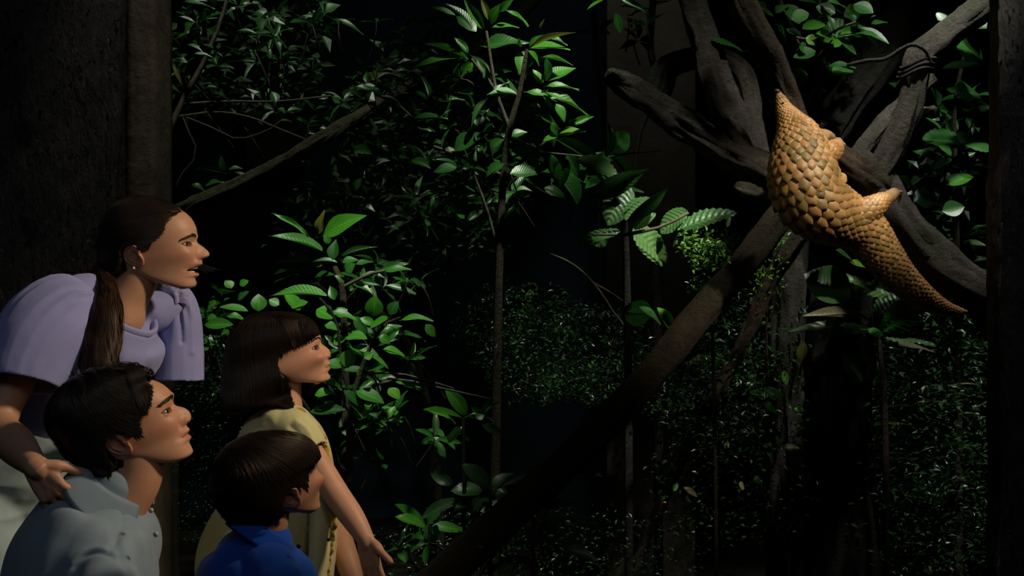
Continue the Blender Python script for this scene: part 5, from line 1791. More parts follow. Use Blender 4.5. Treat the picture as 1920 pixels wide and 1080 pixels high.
def crease(V, pts, width, depth):
    """soft valley (depth<0) or ridge of the cloth along a line drawn on the side of the garment that faces the gallery"""
    q = catmull([list(a) for a in pts], 30)
    y0 = q[:, 1].mean()
    k = V[:, 1] / y0
    A = np.stack([V[:, 0] / k, (V[:, 2] - CAM_H) / k + CAM_H], 1)
    C = np.stack([q[:, 0] * y0 / q[:, 1], (q[:, 2] - CAM_H) * y0 / q[:, 1] + CAM_H], 1)
    d = np.full(len(V), 1e9)
    for a in C:
        d = np.minimum(d, ((A - a) ** 2).sum(1))
    near = 1 - sstep(y0 + .10, y0 + .16, V[:, 1])
    return depth * np.exp(-d / width ** 2) * near


def stripes(V, axis_a, axis_b, k, amp, mask):
    """gathers: ridges fanning out from axis_a"""
    return amp * np.sin(k * ((V - np.array(axis_a)) @ unit(np.array(axis_b, float)))) * mask


def ring_tube(c, ax, ay, r, n=60, flat=None, nr=8):
    c, ax, ay = (np.array(v, float) for v in (c, ax, ay))
    th = np.linspace(0, 2 * np.pi, n, endpoint=False)
    C = c + np.outer(np.cos(th), ax) + np.outer(np.sin(th), ay)
    nrm = unit(np.cross(ax, ay))
    rad = unit(C - c)
    ph = np.linspace(0, 2 * np.pi, nr, endpoint=False)
    fl = flat or r
    V = C[:, None] + rad[:, None] * (r * np.cos(ph))[None, :, None] + nrm * (fl * np.sin(ph))[None, :, None]
    i = np.arange(n)[:, None]; j = np.arange(nr)[None]
    q = np.stack([i * nr + j, ((i + 1) % n) * nr + j, ((i + 1) % n) * nr + (j + 1) % nr, i * nr + (j + 1) % nr], -1).reshape(-1, 4)
    return V.reshape(-1, 3), q, None


def open_sleeve(pts, rad, up, n=40, m=40, wall=0.005, disp=None):
    """sleeve with a real opening at its far end: the tube turns in at the hem and runs back inside"""
    pts = np.array([list(p) for p in pts], float)
    r = np.array([[x, x] if np.isscalar(x) else list(x) for x in rad], float)
    cr = catmull(np.hstack([pts, r]), m)
    k = max(3, int(m * .35))
    inner = cr[-1:-k:-1].copy(); inner[:, 3:] -= wall
    full = np.vstack([cr, inner])
    c, rr = full[:, :3], np.maximum(full[:, 3:], 1e-3)
    t, s, b = frames(cr[:, :3], up)
    s = np.vstack([s, s[-1:-k:-1]]); b = np.vstack([b, b[-1:-k:-1]])
    th = np.linspace(0, 2 * np.pi, n, endpoint=False)
    D = np.zeros((len(full), n))
    if disp is not None:
        D0 = disp(np.linspace(0, 1, m)[:, None], th[None])
        D = np.vstack([D0, D0[-1:-k:-1]])
    V = c[:, None] + s[:, None] * ((rr[:, :1] + D) * np.cos(th))[..., None] + b[:, None] * ((rr[:, 1:] + D) * np.sin(th))[..., None]
    M = len(full)
    V = np.vstack([V.reshape(-1, 3), c[:1], c[-1:]])
    j = np.arange(n)
    t0 = np.stack([np.full(n, M * n), (j + 1) % n, j], 1)
    t1 = np.stack([np.full(n, M * n + 1), (M - 1) * n + j, (M - 1) * n + (j + 1) % n], 1)
    return V, grid_quads(M, n), np.vstack([t0, t1])


def leg_and_shoe(mb, shoe, hip, knee, ankle, r, up=(0, -1, 0), toe=(1, 0, 0)):
    mb.add(*tube([hip, (Vector(hip) + Vector(knee)) / 2, knee, (Vector(knee) + Vector(ankle)) / 2, ankle], [r, r * .92, r * .78, r * .72, r * .6], 24, 30, up=up))
    a = Vector(ankle); t = Vector(toe).normalized()
    shoe.append(MB()); shoe[-1].add(*tube([a + Vector((0, 0, -0.03)) - t * .06, Vector((a.x, a.y, .035)) + t * .02, Vector((a.x, a.y, .03)) + t * .11, Vector((a.x, a.y, .025)) + t * .17], [.035, .042, .042, .022], 16, 20, up=(0, 0, 1)))


# ------------------------------------------------------------------ the bending woman
def woman():
    d = 2.8
    root = thing('person', (-1.15, 2.95, 0), 'woman in lavender puff-sleeved top bending forward, smiling, long dark ponytail', 'person')
    fr = Frame(275, 460, d, 5, -11)
    front = [('crown', 258, 373), ('f1', 300, 379), ('f2', 330, 389), ('hairline', 351, 401), ('f3', 363, 416), ('fore', 368.5, 431), ('brow', 368.5, 443), ('nasion', 368, 452), ('bridge', 379, 465), ('tip', 391.5, 478),
             ('under', 388, 483), ('subn', 378, 487), ('ulip', 380, 494), ('ugap', 375.5, 498.5), ('stom', 374, 502), ('lgap', 371.5, 511), ('llip', 374, 515.5), ('ment', 365.5, 522), ('chin', 369, 531), ('c2', 365.5, 537.5), ('menton', 354, 541)]
    back = [(258, 373), (222, 383), (200, 403), (190, 430), (189, 455), (196, 480), (212, 503), (245, 518), (285, 528), (320, 537), (338, 541)]
    h = Head(fr, front, back, 0.98, 0, 'open', 0.95, lip=1.12, eye=(0.026, 0.031, -0.008), eye_open=1.05)
    ears = []
    V, q, t = h.build()
    neck = tube([fr.pt(262, 490), fr.pt(252, 530), fr.pt(238, 562), fr.pt(227, 590), fr.pt(219, 610)], [(.050, .048), (.046, .046), (.046, .049), (.052, .058), (.05, .06)], 72, 60, up=fr.R @ np.array([0, 1, 0]))
    # upper chest under the neckline
    chest = ellipsoid(fr.pt(226, 602), (.05, .06, .03), 60, 40)
    ears = [h.ear(251, 483, 45, 28, 26, -1, .74), h.ear(251, 483, 45, 28, 26, 1, .74)]
    # near arm with the hand on the man's shoulder
    W = P(66, 874, 2.35)
    el = P(-2, 792, 2.55)
    arm = MB()
    arm.add(*tube([P(95, 600, 2.66), P(35, 700, 2.60), el, P(30, 835, 2.47), W, W + Vector((.012, .0, -.012))], [.045, .041, .036, .037, .0215, .017], 22, 46, up=(0, -1, 0)))
    hand_mb(W, (.50, .05, -.75), (-.12, -.95, .12), .064, [(.45, .45, .3), (.5, .5, .3), (.5, .5, .3), (.45, .5, .3)], (.75, .55, .35), -1, (0.34, .08, -.16, -.42), arm)
    far = MB()
    far.add(*tube([P(330, 580, 2.95), P(322, 660, 2.97), P(282, 745, 3.0), P(200, 830, 2.97), P(150, 900, 2.9)], [.042, .038, .035, .032, .023], 18, 30, up=(0, -1, 0)))
    poly = [(351, 398), (336, 383), (312, 371), (282, 365.5), (252, 365.5), (223, 374), (201, 393), (187, 419), (181, 450), (183, 478), (188, 500), (197, 516), (214, 520), (226, 509, -.06), (228, 493, -.07), (229, 472, -.07), (240, 457, -.07), (262, 458, -.07), (271, 474, -.07), (281, 473, -.07), (290, 457, -.068), (302, 447, -.065), (312, 437, -.06), (316, 422, -.055), (326, 411, -.045)]
    finish_skin(h, [neck, chest], MAT['skin_woman'], root, ears, 0.0013, [(arm,), (far,)], 0.0022, scalp=poly)
    add_eyes(h, root, (0.05, 0.026, 0.014), (1, -0.25, 0.15))
    eyebrow(h, root, MAT['hair_brown'], [(365, 446.5, .012), (358, 443.5, .026), (346, 446, .040), (337, 451, .050)], 190, .008, 3, .004)
    # teeth
    for zz, hgt, xx in ((499.5, .006, 368), (511.5, .004, 362.5)):
        x0, z0 = fr.loc(xx, zz)
        for k in range(-4, 5):
            a = k * 0.17
            c = np.array([x0 - 0.030 * (1 - math.cos(a * 1.35)), 0.026 * math.sin(a * 1.2), z0])
            mb = MB().add(*tube([fr.world(c + [0, 0, -hgt * .5]), fr.world(c), fr.world(c + [0, 0, hgt * .5])], [(.0024, .003), (.0027, .0033), (.0026, .003)], 8, 6, up=fr.R @ np.array([math.cos(a), math.sin(a), 0])))
            part('tooth', mb, MAT['teeth'], root)
    mb = MB().add(*ellipsoid(fr.pt(262, 503.5, -(h.surf_y(*[np.array(v) for v in fr.loc(262, 503)]) + .013)), (.0032, .0032, .0032), 12, 8))
    part('earring', mb, MAT['silver'], root)
    # hair
    hr = Hair(h, poly, 0.007)
    cap = part('hair', hr.shell(soft=0.005), MAT['hair_brown'], root)
    tx, tz = fr.loc(196, 506)
    def flow(x, z):
        dx, dz = tx - x, tz - z
        r = np.hypot(dx, dz) + 1e-6
        return dx / r - 0.25 * np.clip(r / .2, 0, 1), dz / r + 0.35 * np.clip((r - .05) / .15, 0, 1)
    part('strands', hr.strands(flow, 1500, 12, .007, 5, .0008, .0012, .05), MAT['hair_brown'], cap)['kind'] = 'stuff'
    # ponytail, over the near shoulder
    tail = [fr.pt(198, 495, 0), fr.pt(196, 515, -.03), P(198, 545, 2.70), P(196, 590, 2.635), P(192, 630, 2.615), P(186, 665, 2.60), P(186, 700, 2.59), P(192, 740, 2.59)]
    tr_ = [(.017, .016), (.018, .017), (.025, .02), (.036, .022), (.040, .022), (.040, .022), (.034, .02), (.012, .01)]
    mb = MB().add(*tube(tail, tr_, 30, 90, up=(0, -1, 0), disp=lambda u, th, c: .0022 * np.sin(th * 9 + u * 9) + .002 * np.sin(th * 4 - u * 22)))
    pt = part('ponytail', mb, MAT['hair_auburn'], root)
    rng = np.random.default_rng(3)
    C = catmull(np.hstack([np.array([list(x) for x in tail]), np.array(tr_)]), 60)
    tt, ss, bb = frames(C[:, :3], (0, -1, 0))
    cur, wid, nor = [], [], []
    for k in range(420):
        th = rng.uniform(0, 2 * math.pi); i0 = int(rng.uniform(0, 30)); i1 = min(60, i0 + int(rng.uniform(16, 34)))
        u = np.arange(i0, i1)
        th2 = th + .35 * np.sin(u * .22 + rng.uniform(0, 6)) * (u / 60)
        rr = C[i0:i1, 3:] * (1.03 + .10 * rng.random() * np.sin(u * .16 + rng.uniform(0, 6))[:, None])
        nn = ss[i0:i1] * np.cos(th2)[:, None] + bb[i0:i1] * np.sin(th2)[:, None]
        cur.append(C[i0:i1, :3] + ss[i0:i1] * (rr[:, 0] * np.cos(th2))[:, None] + bb[i0:i1] * (rr[:, 1] * np.sin(th2))[:, None])
        wid.append(.0009); nor.append(nn)
    part('strands', ribbons(cur, wid, nor), MAT['hair_auburn'], pt)['kind'] = 'stuff'
    mb = MB().add(*ring_tube(fr.pt(197, 508, -.012), np.array([.018, 0, .004]), np.array([0, .018, 0.004]), .004))
    part('hair_tie', mb, MAT['hair_black'], root)
    # top
    A = unit(np.array(P(325, 580, 2.92) - P(105, 592, 2.66)))
    top = MB()
    top.add(*tube([P(30, 850, 2.88), P(85, 775, 2.86), P(140, 700, 2.83), P(190, 640, 2.81), P(210, 608, 2.80), P(228, 586, 2.795)], [(.10, .15), (.105, .15), (.115, .165), (.116, .166), (.100, .135), (.078, .10)], 44, 50, up=A, round_ends=(True, False)))
    top.add(*tube([P(120, 580, 2.68), P(165, 562, 2.74), P(205, 584, 2.83), P(280, 585, 2.90), P(330, 578, 2.94)], [.052, .058, .045, .048, .042], 24, 30, up=(0, 0, 1)))
    nk = np.array(fr.pt(243, 580))
    def tfold(V):
        return crease(V, [P(205, 600, 2.66), P(215, 650, 2.68), P(215, 710, 2.7)], .012, -.006) + crease(V, [P(285, 600, 2.8), P(278, 660, 2.8), P(270, 715, 2.8)], .010, -.004)
    tp = fabric('top', top, MAT['lavender'], root, .004, 8, tfold, 4, .003, 8)
    gath = lambda k, a: (lambda u, th: a * np.sin(th * k) * np.clip(1 - np.abs(u - .12) * 2.2, 0.15, 1) + .004 * np.sin(th * 3 + u * 5) * u)
    slv = MB().add(*open_sleeve([P(163, 560, 2.69), P(130, 574, 2.66), P(98, 605, 2.63), P(72, 645, 2.60), P(52, 690, 2.575), P(43, 721, 2.56)], [(.035, .04), (.075, .066), (.092, .075), (.092, .074), (.081, .068), (.071, .062)], (.15, -1, .1), disp=gath(17, .004)))
    fabric('sleeve', slv, MAT['lavender'], root, .003, 3, None, 5, .003, 10)
    slv = MB().add(*open_sleeve([P(318, 552, 2.90), P(330, 560, 2.93), P(337, 600, 2.95), P(336, 660, 2.95), P(335, 712, 2.95)], [(.014, .03), (.036, .045), (.048, .056), (.053, .058), (.056, .06)], (0, -1, 0), disp=gath(13, .004)))
    def sfold(V):
        return crease(V, [P(335, 548, 2.88), P(338, 585, 2.88), P(342, 640, 2.88)], .006, -.006) + crease(V, [P(352, 552, 2.9), P(358, 600, 2.9), P(360, 660, 2.9)], .008, .004) + crease(V, [P(318, 560, 2.9), P(310, 620, 2.9), P(296, 700, 2.9)], .007, -.006)
    fabric('sleeve', slv, MAT['lavender'], root, .003, 3, sfold, 6, .002, 10)
    # ribbed neckline
    mb = MB()
    B_ = unit(np.array([.62, -.50, -.60]))
    tn = unit(np.array(P(228, 586, 2.795) - P(203, 616, 2.803)))
    A2 = unit(A - tn * (A @ tn)); B_ = np.cross(tn, A2)
    mb.add(*ring_tube(np.array(P(229, 584, 2.795)), A2 * .092, B_ * .072, .006, 90, .011))
    part('neckband', mb, MAT['lavender_rib'], tp)
    # trousers and legs
    tr = MB(); sh = []
    tr.add(*tube([P(110, 770, 2.86), P(75, 800, 2.88), P(40, 860, 2.9), P(20, 940, 2.92)], [(.105, .15), (.12, .165), (.125, .175), (.10, .17)], 40, 30, up=A))
    for off in (-.09, .09):
        hp = Vector(P(30, 900, 2.91)) + Vector(A) * off
        leg_and_shoe(tr, sh, hp, Vector((hp.x + .02, hp.y, .50)), Vector((hp.x, hp.y, .10)), .095, toe=(1, -.2, 0))
    def trf(V):
        return crease(V, [P(60, 800, 2.72), P(110, 815, 2.72), P(170, 825, 2.74)], .014, -.008) + crease(V, [P(60, 850, 2.72), P(120, 840, 2.72), P(180, 850, 2.74)], .012, .006)
    fabric('trousers', tr, MAT['pale_trousers'], root, .005, 5, lambda V: trf(V) - .010 * np.abs(fbm(V * [5, 5, 14], 3, 77)), 7, .005, 9)
    for m_ in sh: fabric('shoe', m_, MAT['shoe'], root, .006, 3)
    return root


# ------------------------------------------------------------------ the kneeling man
def man():
    d = 2.45
    root = thing('person', (-.80, 2.45, 0), 'man with swept black hair in grey-blue shirt kneeling and looking up', 'person')
    fr = Frame(230, 790, d, 21, -6)
    front = [('crown', 192, 699), ('f1', 232, 700), ('f2', 262, 704), ('hairline', 287, 713), ('f3', 305, 722), ('fore', 317, 732), ('brow', 324, 742), ('nasion', 325.5, 759), ('bridge', 343.5, 770), ('tip', 358.5, 785), ('under', 358, 791),
             ('subn', 350, 799.5), ('ulip', 357, 807.5), ('stom', 354, 815.5), ('llip', 360, 821.5), ('ment', 356, 832), ('chin', 363, 847), ('c2', 359, 856), ('menton', 343, 863)]
    back = [(192, 699), (152, 708), (118, 733), (103, 765), (105, 797), (120, 826), (150, 850), (190, 864), (250, 863), (300, 868), (326, 867)]
    h = Head(fr, front, back, 0.98, 0, 'closed', 1.05, eye=(0.022, 0.031, -0.008), brow_strength=1.1, eye_open=1.05, lip=.88)
    h.build()
    ear = [h.ear(222, 826, 56, 28, 30, -1, 0.64), h.ear(222, 826, 56, 28, 30, 1, 0.64)]
    neck = tube([fr.pt(258, 835), fr.pt(258, 868), fr.pt(250, 905), fr.pt(228, 942), fr.pt(205, 980)], [(.052, .05), (.051, .049), (.050, .049), (.051, .051), (.055, .06)], 72, 60, up=fr.R @ np.array([0, 1, 0]))
    apple = ellipsoid(fr.pt(293, 893), (.012, .012, .014), 14, 10)
    sh0 = Vector(P(186, 1042, 2.44)) + Vector((math.sin(.42), -math.cos(.42), 0)) * .165
    arm = MB().add(*tube([sh0 + Vector((.03, -.02, -.17)), sh0 + Vector((.06, -.02, -.25)), sh0 + Vector((.18, .0, -.30)), sh0 + Vector((.30, .05, -.34))], [.036, .036, .032, .026], 18, 26, up=(0, -1, 0)))
    poly = [(87, 785), (88, 770), (95, 748), (112, 724), (138, 705), (165, 692), (192, 685.5), (218, 683), (243, 682), (264, 683), (278, 687), (285, 698), (285, 715), (284, 735), (279, 752, -.03), (270, 766, -.05), (260, 775, -.06), (256, 782, -.065), (258, 797, -.07), (260, 809, -.07), (254, 815, -.07), (246, 808, -.07),
            (236, 798, -.07), (222, 797, -.07), (205, 798, -.07), (195, 808, -.07), (193, 830, -.07), (203, 850, -.06), (212, 866, -.05), (207, 880, -.03), (190, 887), (172, 883), (157, 880), (123, 850), (103, 822), (92, 803)]
    finish_skin(h, [neck, apple], MAT['skin_man'], root, ear, 0.0013, [(arm,)], 0.004, scalp=poly)
    add_eyes(h, root, (0.03, 0.015, 0.008), (1, -0.25, 0.15))
    eyebrow(h, root, MAT['hair_black'], [(322, 749, .012), (316, 748, .024), (305, 753, .040), (295, 759, .050)], 190, .009, 5, .0045)
    # hair
    hr = Hair(h, poly, 0.014, None)
    def relief(X, Y, Z):
        r = 0.0022 * np.sin(X * 150 + Z * 60 + 3 * np.sin(Z * 50) + 2 * np.sin(X * 47)) * sstep(h.z0 + h.H * .62, h.z0 + h.H * .9, Z)
        return X, Y * (1 + r * 6), Z + r
    cap = part('hair', hr.shell(soft=0.006, relief=relief), MAT['hair_black'], root)
    cx, cz = fr.loc(142, 716)
    fx, fz = fr.loc(268, 700)
    def flow(x, z):
        a = x - cx; b = z - cz
        r = np.hypot(a, b) + 1e-6
        front_ = sstep(.0, .09, a)
        dx = a / r * .9; dz = b / r * .9 - .55
        dx = dx * (1 - front_) + front_ * (0.55); dz = dz * (1 - front_) + front_ * (-0.55 - 3.5 * np.clip(a - .06, 0, 1) * 2)
        return dx, dz
    part('strands', hr.strands(flow, 1900, 10, .0065, 8, .0010, .0025, .22), MAT['hair_black'], cap)['kind'] = 'stuff'
    # loose locks over the forehead and crown
    rng = np.random.default_rng(12)
    cur, wid, nor = [], [], []
    for k in range(260):
        sx = rng.uniform(205, 262); y0 = -rng.uniform(.0, .075)
        t = np.linspace(0, 1, 16)
        ex = rng.normal(276 + (sx - 240) * .12, 5); ey = rng.normal(750, 13)
        px = sx + (ex - sx) * (1.25 * t - .25 * t ** 2) + 7 * np.sin(t * 6 + rng.uniform(-.5, .5)) * t
        py = 688 + rng.normal(0, 2) - 10 * np.sin(t * 2.2) * (sx < 240) + (ey - 690) * t ** 2.0
        pts = np.array([[*fr.loc(a, b)] for a, b in zip(px, py)])
        yy = np.maximum(hr.cover_y(pts[:, 0], pts[:, 1]), .008) + .002 + .004 * rng.random()
        c = np.stack([pts[:, 0] + .002, -yy, pts[:, 1] + .002], 1)
        cur.append(fr.world(c)); wid.append(rng.uniform(.0008, .0016)); nor.append(np.tile(fr.R @ unit(np.array([.3, -.8, .4])), (16, 1)))
    part('strands', ribbons(cur, wid, nor), MAT['hair_black'], cap)['kind'] = 'stuff'
    # shirt
    fa = np.array([math.cos(.42), math.sin(.42), 0]); side = np.array([fa[1], -fa[0], 0])   # towards the viewer
    s = MB()
    upv = -side
    s.add(*tube([P(130, 1330, 2.47), P(135, 1230, 2.46), P(145, 1120, 2.45), P(160, 1050, 2.44), P(177, 990, 2.44), P(192, 950, 2.445), P(204, 925, 2.445), P(216, 908, 2.445)], [(.115, .16), (.125, .175), (.142, .19), (.140, .185), (.118, .160), (.096, .115), (.074, .080), (.052, .06)], 44, 60, up=upv))
    nb_ = Vector(P(186, 1042, 2.44)) 
    sh_n = nb_ + Vector(side) * .165 + Vector((-.005, 0, -.02)); sh_f = nb_ - Vector(side) * .165 + Vector((0, 0, -.02))
    s.add(*tube([sh_f, nb_ + Vector((0, 0, .03)) - Vector(side) * .07, nb_ + Vector((0, 0, .03)) + Vector(side) * .07, sh_n], [.055, .06, .06, .055], 24, 30, up=(0, 0, 1)))
    s.add(*tube([sh_n, sh_n + Vector((.02, -.02, -.11)), sh_n + Vector((.06, -.02, -.23)), sh_n + Vector((.16, .0, -.28))], [.062, .066, .058, .05], 24, 30, up=(0, -1, 0)))
    s.add(*tube([sh_f, sh_f + Vector((.03, .02, -.11)), sh_f + Vector((.08, .02, -.23))], [.062, .064, .056], 24, 20, up=(0, -1, 0)))
    s.add(*ellipsoid(P(236, 1022, 2.47), (.064, .11, .088), 40, 30))
    def folds(V):
        r = crease(V, [P(138, 1062, 2.27), P(155, 1045, 2.27), P(185, 1036, 2.27), P(214, 1045, 2.27)], .004, -.004)
        r += crease(V, [P(135, 1056, 2.27), P(155, 1037, 2.27), P(185, 1028, 2.27), P(216, 1036, 2.27)], .006, .004)
        r += crease(V, [P(217, 990, 2.27), P(222, 1030, 2.27), P(240, 1070, 2.27)], .009, -.005)
        r += crease(V, [P(240, 985, 2.27), P(262, 1030, 2.27), P(272, 1085, 2.27)], .009, -.004)
        r += crease(V, [P(165, 965, 2.3), P(120, 1020, 2.3), P(95, 1090, 2.3)], .018, -.005)
        r += crease(V, [P(232, 965, 2.27), P(226, 1000, 2.27), P(206, 1030, 2.27)], .006, -.004)
        r += crease(V, [P(268, 968, 2.27), P(284, 1010, 2.27), P(290, 1085, 2.27)], .004, -.004)
        return r
    st = fabric('shirt', s, MAT['grey_shirt'], root, .004, 6, folds, 9, .003, 9)
    # collar: a folded band round the neck, open at the front
    n, k = 60, 12
    V = np.zeros((n, 2 * k, 3))
    for i in range(n):
        a = math.radians(-146 + 250 * i / (n - 1))          # 0 at the nape
        base = np.array(P(228 - 44 * math.cos(a), 920 - 30 * math.cos(a) + 0, 2.45))
        rx = math.cos(a); ry = math.sin(a)
        back = np.array([-fr.R[0, 0], -fr.R[1, 0], 0])
        lat = np.array([0.28, .96, 0])
        c0 = np.array(P(230, 917, 2.445))
        rad = -unit(np.array([.93, .30, -.55])) * 0.070 * rx + lat * .074 * ry
        up_ = unit(np.array([.50, .10, .86]))
        stand = .030 * (0.55 + .45 * rx)
        fall = .040 + .012 * (1 - rx)
        prof = []
        for j in range(k):
            t = j / (k - 1)
            if t < .35:
                p = c0 + rad * (.92) + up_ * (stand * (t / .35))
            else:
                f = (t - .35) / .65
                p = c0 + rad * (1.0 + .42 * f * (fall / .05)) + up_ * (stand - fall * f * .95) + up_ * .004 * math.sin(f * 3.14)
            prof.append(p)
        prof = np.array(prof)
        nr = unit(rad)
        V[i, :k] = prof + nr * .0018; V[i, k:] = (prof - nr * .0018)[::-1]
    q = grid_quads(n, 2 * k)
    e0 = [[j, j + 1, 2 * k - 2 - j, 2 * k - 1 - j] for j in range(k - 1)]
    e1 = [[(n - 1) * 2 * k + b for b in reversed(x)] for x in e0]
    mb = MB().add(V, np.vstack([q, np.array(e0), np.array(e1)]))
    part('collar', mb, MAT['grey_shirt'], st)
    for (x, y, dd) in ((283, 957, 2.335), (292, 1002, 2.30)):
        mb = MB().add(*ellipsoid(P(x, y, dd), (.005, .0025, .005), 14, 8)); part('button', mb, MAT['button'], st)
    # trousers, kneeling legs
    t = MB(); sh = []
    hip = Vector(P(130, 1300, 2.47)); hip.z = .50
    for sg in (-1, 1):
        hp = hip + Vector(side) * .09 * sg
        kn = hp + Vector((.30, .12, -.02)) if sg > 0 else hp + Vector((.20, .10, -.40))
        an = Vector((kn.x - .02, kn.y, .10)) if sg > 0 else Vector((kn.x - .38, kn.y - .1, .07))
        t.add(*tube([hp, (hp + kn) / 2, kn, (kn + an) / 2, an], [.10, .092, .075, .062, .05], 22, 36, up=(.3, -1, .2)))
        sh.append(MB()); sh[-1].add(*tube([an + Vector((-.05, 0, -.05)), an + Vector((.05, 0, -.05)), an + Vector((.15, 0, -.06))], [.035, .04, .028], 14, 12, up=(0, 0, 1)))
    fabric('trousers', t, MAT['dark_trousers'], root, .007, 4, None, 3, .005, 8)
    for m_ in sh: fabric('shoe', m_, MAT['shoe'], root, .006, 3)
    return root


GIRL_FRONT = [('crown', 492, 590), ('f1', 535, 591), ('f2', 568, 598), ('hairline', 586, 606), ('f3', 595, 616), ('fore', 600, 626), ('brow', 602, 635), ('nasion', 601.5, 643), ('bridge', 608, 652), ('tip', 618.8, 664.5), ('under', 618.4, 669.5),
              ('subn', 615.3, 674.5), ('ulip', 620, 681.5), ('stom', 617, 687), ('llip', 619.5, 691.5), ('ment', 615, 699), ('chin', 619.8, 707.5), ('c2', 616, 713.5), ('menton', 604, 717.5)]
GIRL_BACK = [(492, 590), (468, 597), (447, 615), (438, 640), (440, 665), (455, 690), (480, 705), (520, 712), (560, 716), (590, 718)]


def girl():
    d = 3.0
    root = thing('person', (-.52, 3.02, 0), 'girl with brown bob and fringe in yellow clothes, arms reaching down', 'person')
    fr = Frame(530, 660, d, 15, -5)
    h = Head(fr, GIRL_FRONT, GIRL_BACK, 1.02, .20, 'closed', 1.15, eye=(0.024, 0.032, -0.010), brow_strength=.3, eye_open=1.3, lip=.85)
    h.build()
    neck = tube([fr.pt(535, 690), fr.pt(537, 715), fr.pt(538, 740), fr.pt(534, 765), fr.pt(528, 785)], [(.036, .036), (.034, .034), (.034, .036), (.042, .05), (.04, .05)], 60, 50, up=fr.R @ np.array([0, 1, 0]))
    ear = [h.ear(503, 672, 44, 16, 18, -1, .62), h.ear(503, 672, 44, 16, 18, 1, .62)]
    arm = MB()
    W = P(686, 1012, 2.82)
    arm.add(*tube([P(558, 810, 2.93), P(590, 862, 2.90), P(629, 925, 2.87), P(662, 972, 2.84), W, W + Vector((.006, 0, -.014))], [.034, .031, .030, .027, .0195, .018], 24, 46, up=(0, -1, 0)))
    hand_mb(W, (.22, -.10, -.95), (-.55, -.85, -.05), .060, [(.12, .15, .12), (.1, .12, .12), (.1, .15, .15), (.15, .2, .2)], (.75, -.15, -.1), -1, (.06, .0, -.06, -.14), arm)
    arm2 = MB()
    W2 = P(668, 1098, 2.97)
    arm2.add(*tube([P(590, 850, 3.12), P(605, 930, 3.10), P(628, 990, 3.06), P(648, 1045, 3.0), W2, W2 + Vector((.004, 0, -.012))], [.034, .033, .033, .030, .022, .021], 22, 40, up=(0, -1, 0)))
    hand_mb(W2, (.2, -.1, -.95), (-.2, .9, 0), .060, [(.2, .3, .2)] * 4, (.6, 0, .1), -1, (.06, 0, -.06, -.12), arm2)
    poly = [(601, 634), (600, 622), (593, 607), (578, 594), (555, 586), (525, 583), (495, 583), (468, 590), (446, 606), (430, 630), (422, 655), (418, 685), (415, 715), (414, 745), (418, 770), (440, 775), (470, 768), (500, 760), (530, 762), (552, 770), (553, 758, -.06), (545, 735, -.06), (545, 715, -.06), (546, 706, -.06), (530, 690, -.065), (519, 672, -.065), (517, 664, -.065),
            (527, 661, -.065), (532, 648, -.065), (545, 646, -.06), (560, 641, -.05), (575, 637, -.04), (585, 633, -.03), (592, 634, -.02)]
    finish_skin(h, [neck], MAT['skin_girl'], root, ear, .0015, [(arm,), (arm2,)], .0024, scalp=poly)
    add_eyes(h, root, (0.02, 0.010, 0.006), (1, -0.25, 0.15))
    eyebrow(h, root, MAT['hair_brown'], [(600, 638, .010), (594, 635, .022), (584, 637, .036), (577, 642, .044)], 70, .007, 6, .003)
    # bob
    hr = Hair(h, poly, .012, .088)
    cap = part('hair', hr.shell(soft=.006, fringe=True), MAT['hair_brown'], root)
    def flow(x, z):
        px0, pz0 = fr.loc(510, 586)
        a = x - px0; b = z - pz0
        k = np.clip((-b) / .06, 0, 1)
        side_ = np.clip(a * 5.0, -.55, .9)
        g = np.array(fr.R.T @ np.array([0, 0, -1.0]))
        return side_ * (1 - k * .85) + g[0] * .9, -.35 - k + 0 * a
    part('strands', hr.strands(flow, 1900, 12, .0085, 15, .0011, .003, .07), MAT['hair_brown'], cap)['kind'] = 'stuff'
    # fringe
    rng = np.random.default_rng(31)
    cur, wid, nor = [], [], []
    for k in range(420):
        u = rng.random()                       # 0 temple .. 1 middle of the forehead
        y = -.072 * (1 - u) ** .8 if rng.random() < .75 else .05 * rng.random()
        x0, z0 = fr.loc(495 + 65 * rng.random() ** .6, 587)
        ex, ez = fr.loc(553 + 46 * u ** .8, 648 - 12 * u + rng.normal(0, 4))
        t = np.linspace(0, 1, 14)
        x = x0 + (ex - x0) * np.sin(t * 1.45) / math.sin(1.45)
        z = z0 + (ez - z0) * t ** 1.7
        xs = h.xbase(np.clip(z, h.z0, h.z1)) + .007
        yy = np.minimum(abs(y) * (.35 + .65 * t), .075)
        lim = xs - .6 * yy ** 2 / .07
        x = np.minimum(np.maximum(x, 0), lim)
        ys = np.where(x < lim - .004, np.maximum(hr.cover_y(x, z) * np.clip(abs(y) / .06 + .15 * t, 0, 1), yy), yy) + .002
        c = np.stack([x, ys * (1 if y > 0 else -1), z + .003], 1)
        cur.append(fr.world(c)); wid.append(rng.uniform(.0008, .0015)); nor.append(np.tile(fr.R @ unit(np.array([.75, -.6, .3])), (14, 1)))
    part('fringe', ribbons(cur, wid, nor), MAT['hair_brown'], cap)['kind'] = 'stuff'
    # yellow shirt
    s = MB()
    fa = unit(np.array([1, .12, 0])); side = np.array([fa[1], -fa[0], 0])
    s.add(*tube([P(470, 1085, 3.03), P(505, 985, 3.02), P(518, 900, 3.01), P(522, 845, 3.0), P(526, 800, 3.0), P(530, 775, 3.0), P(533, 760, 3.0)], [(.125, .13), (.118, .125), (.112, .125), (.105, .125), (.082, .105), (.052, .06), (.042, .046)], 44, 60, up=-side))
    nb = Vector(P(526, 812, 3.0))
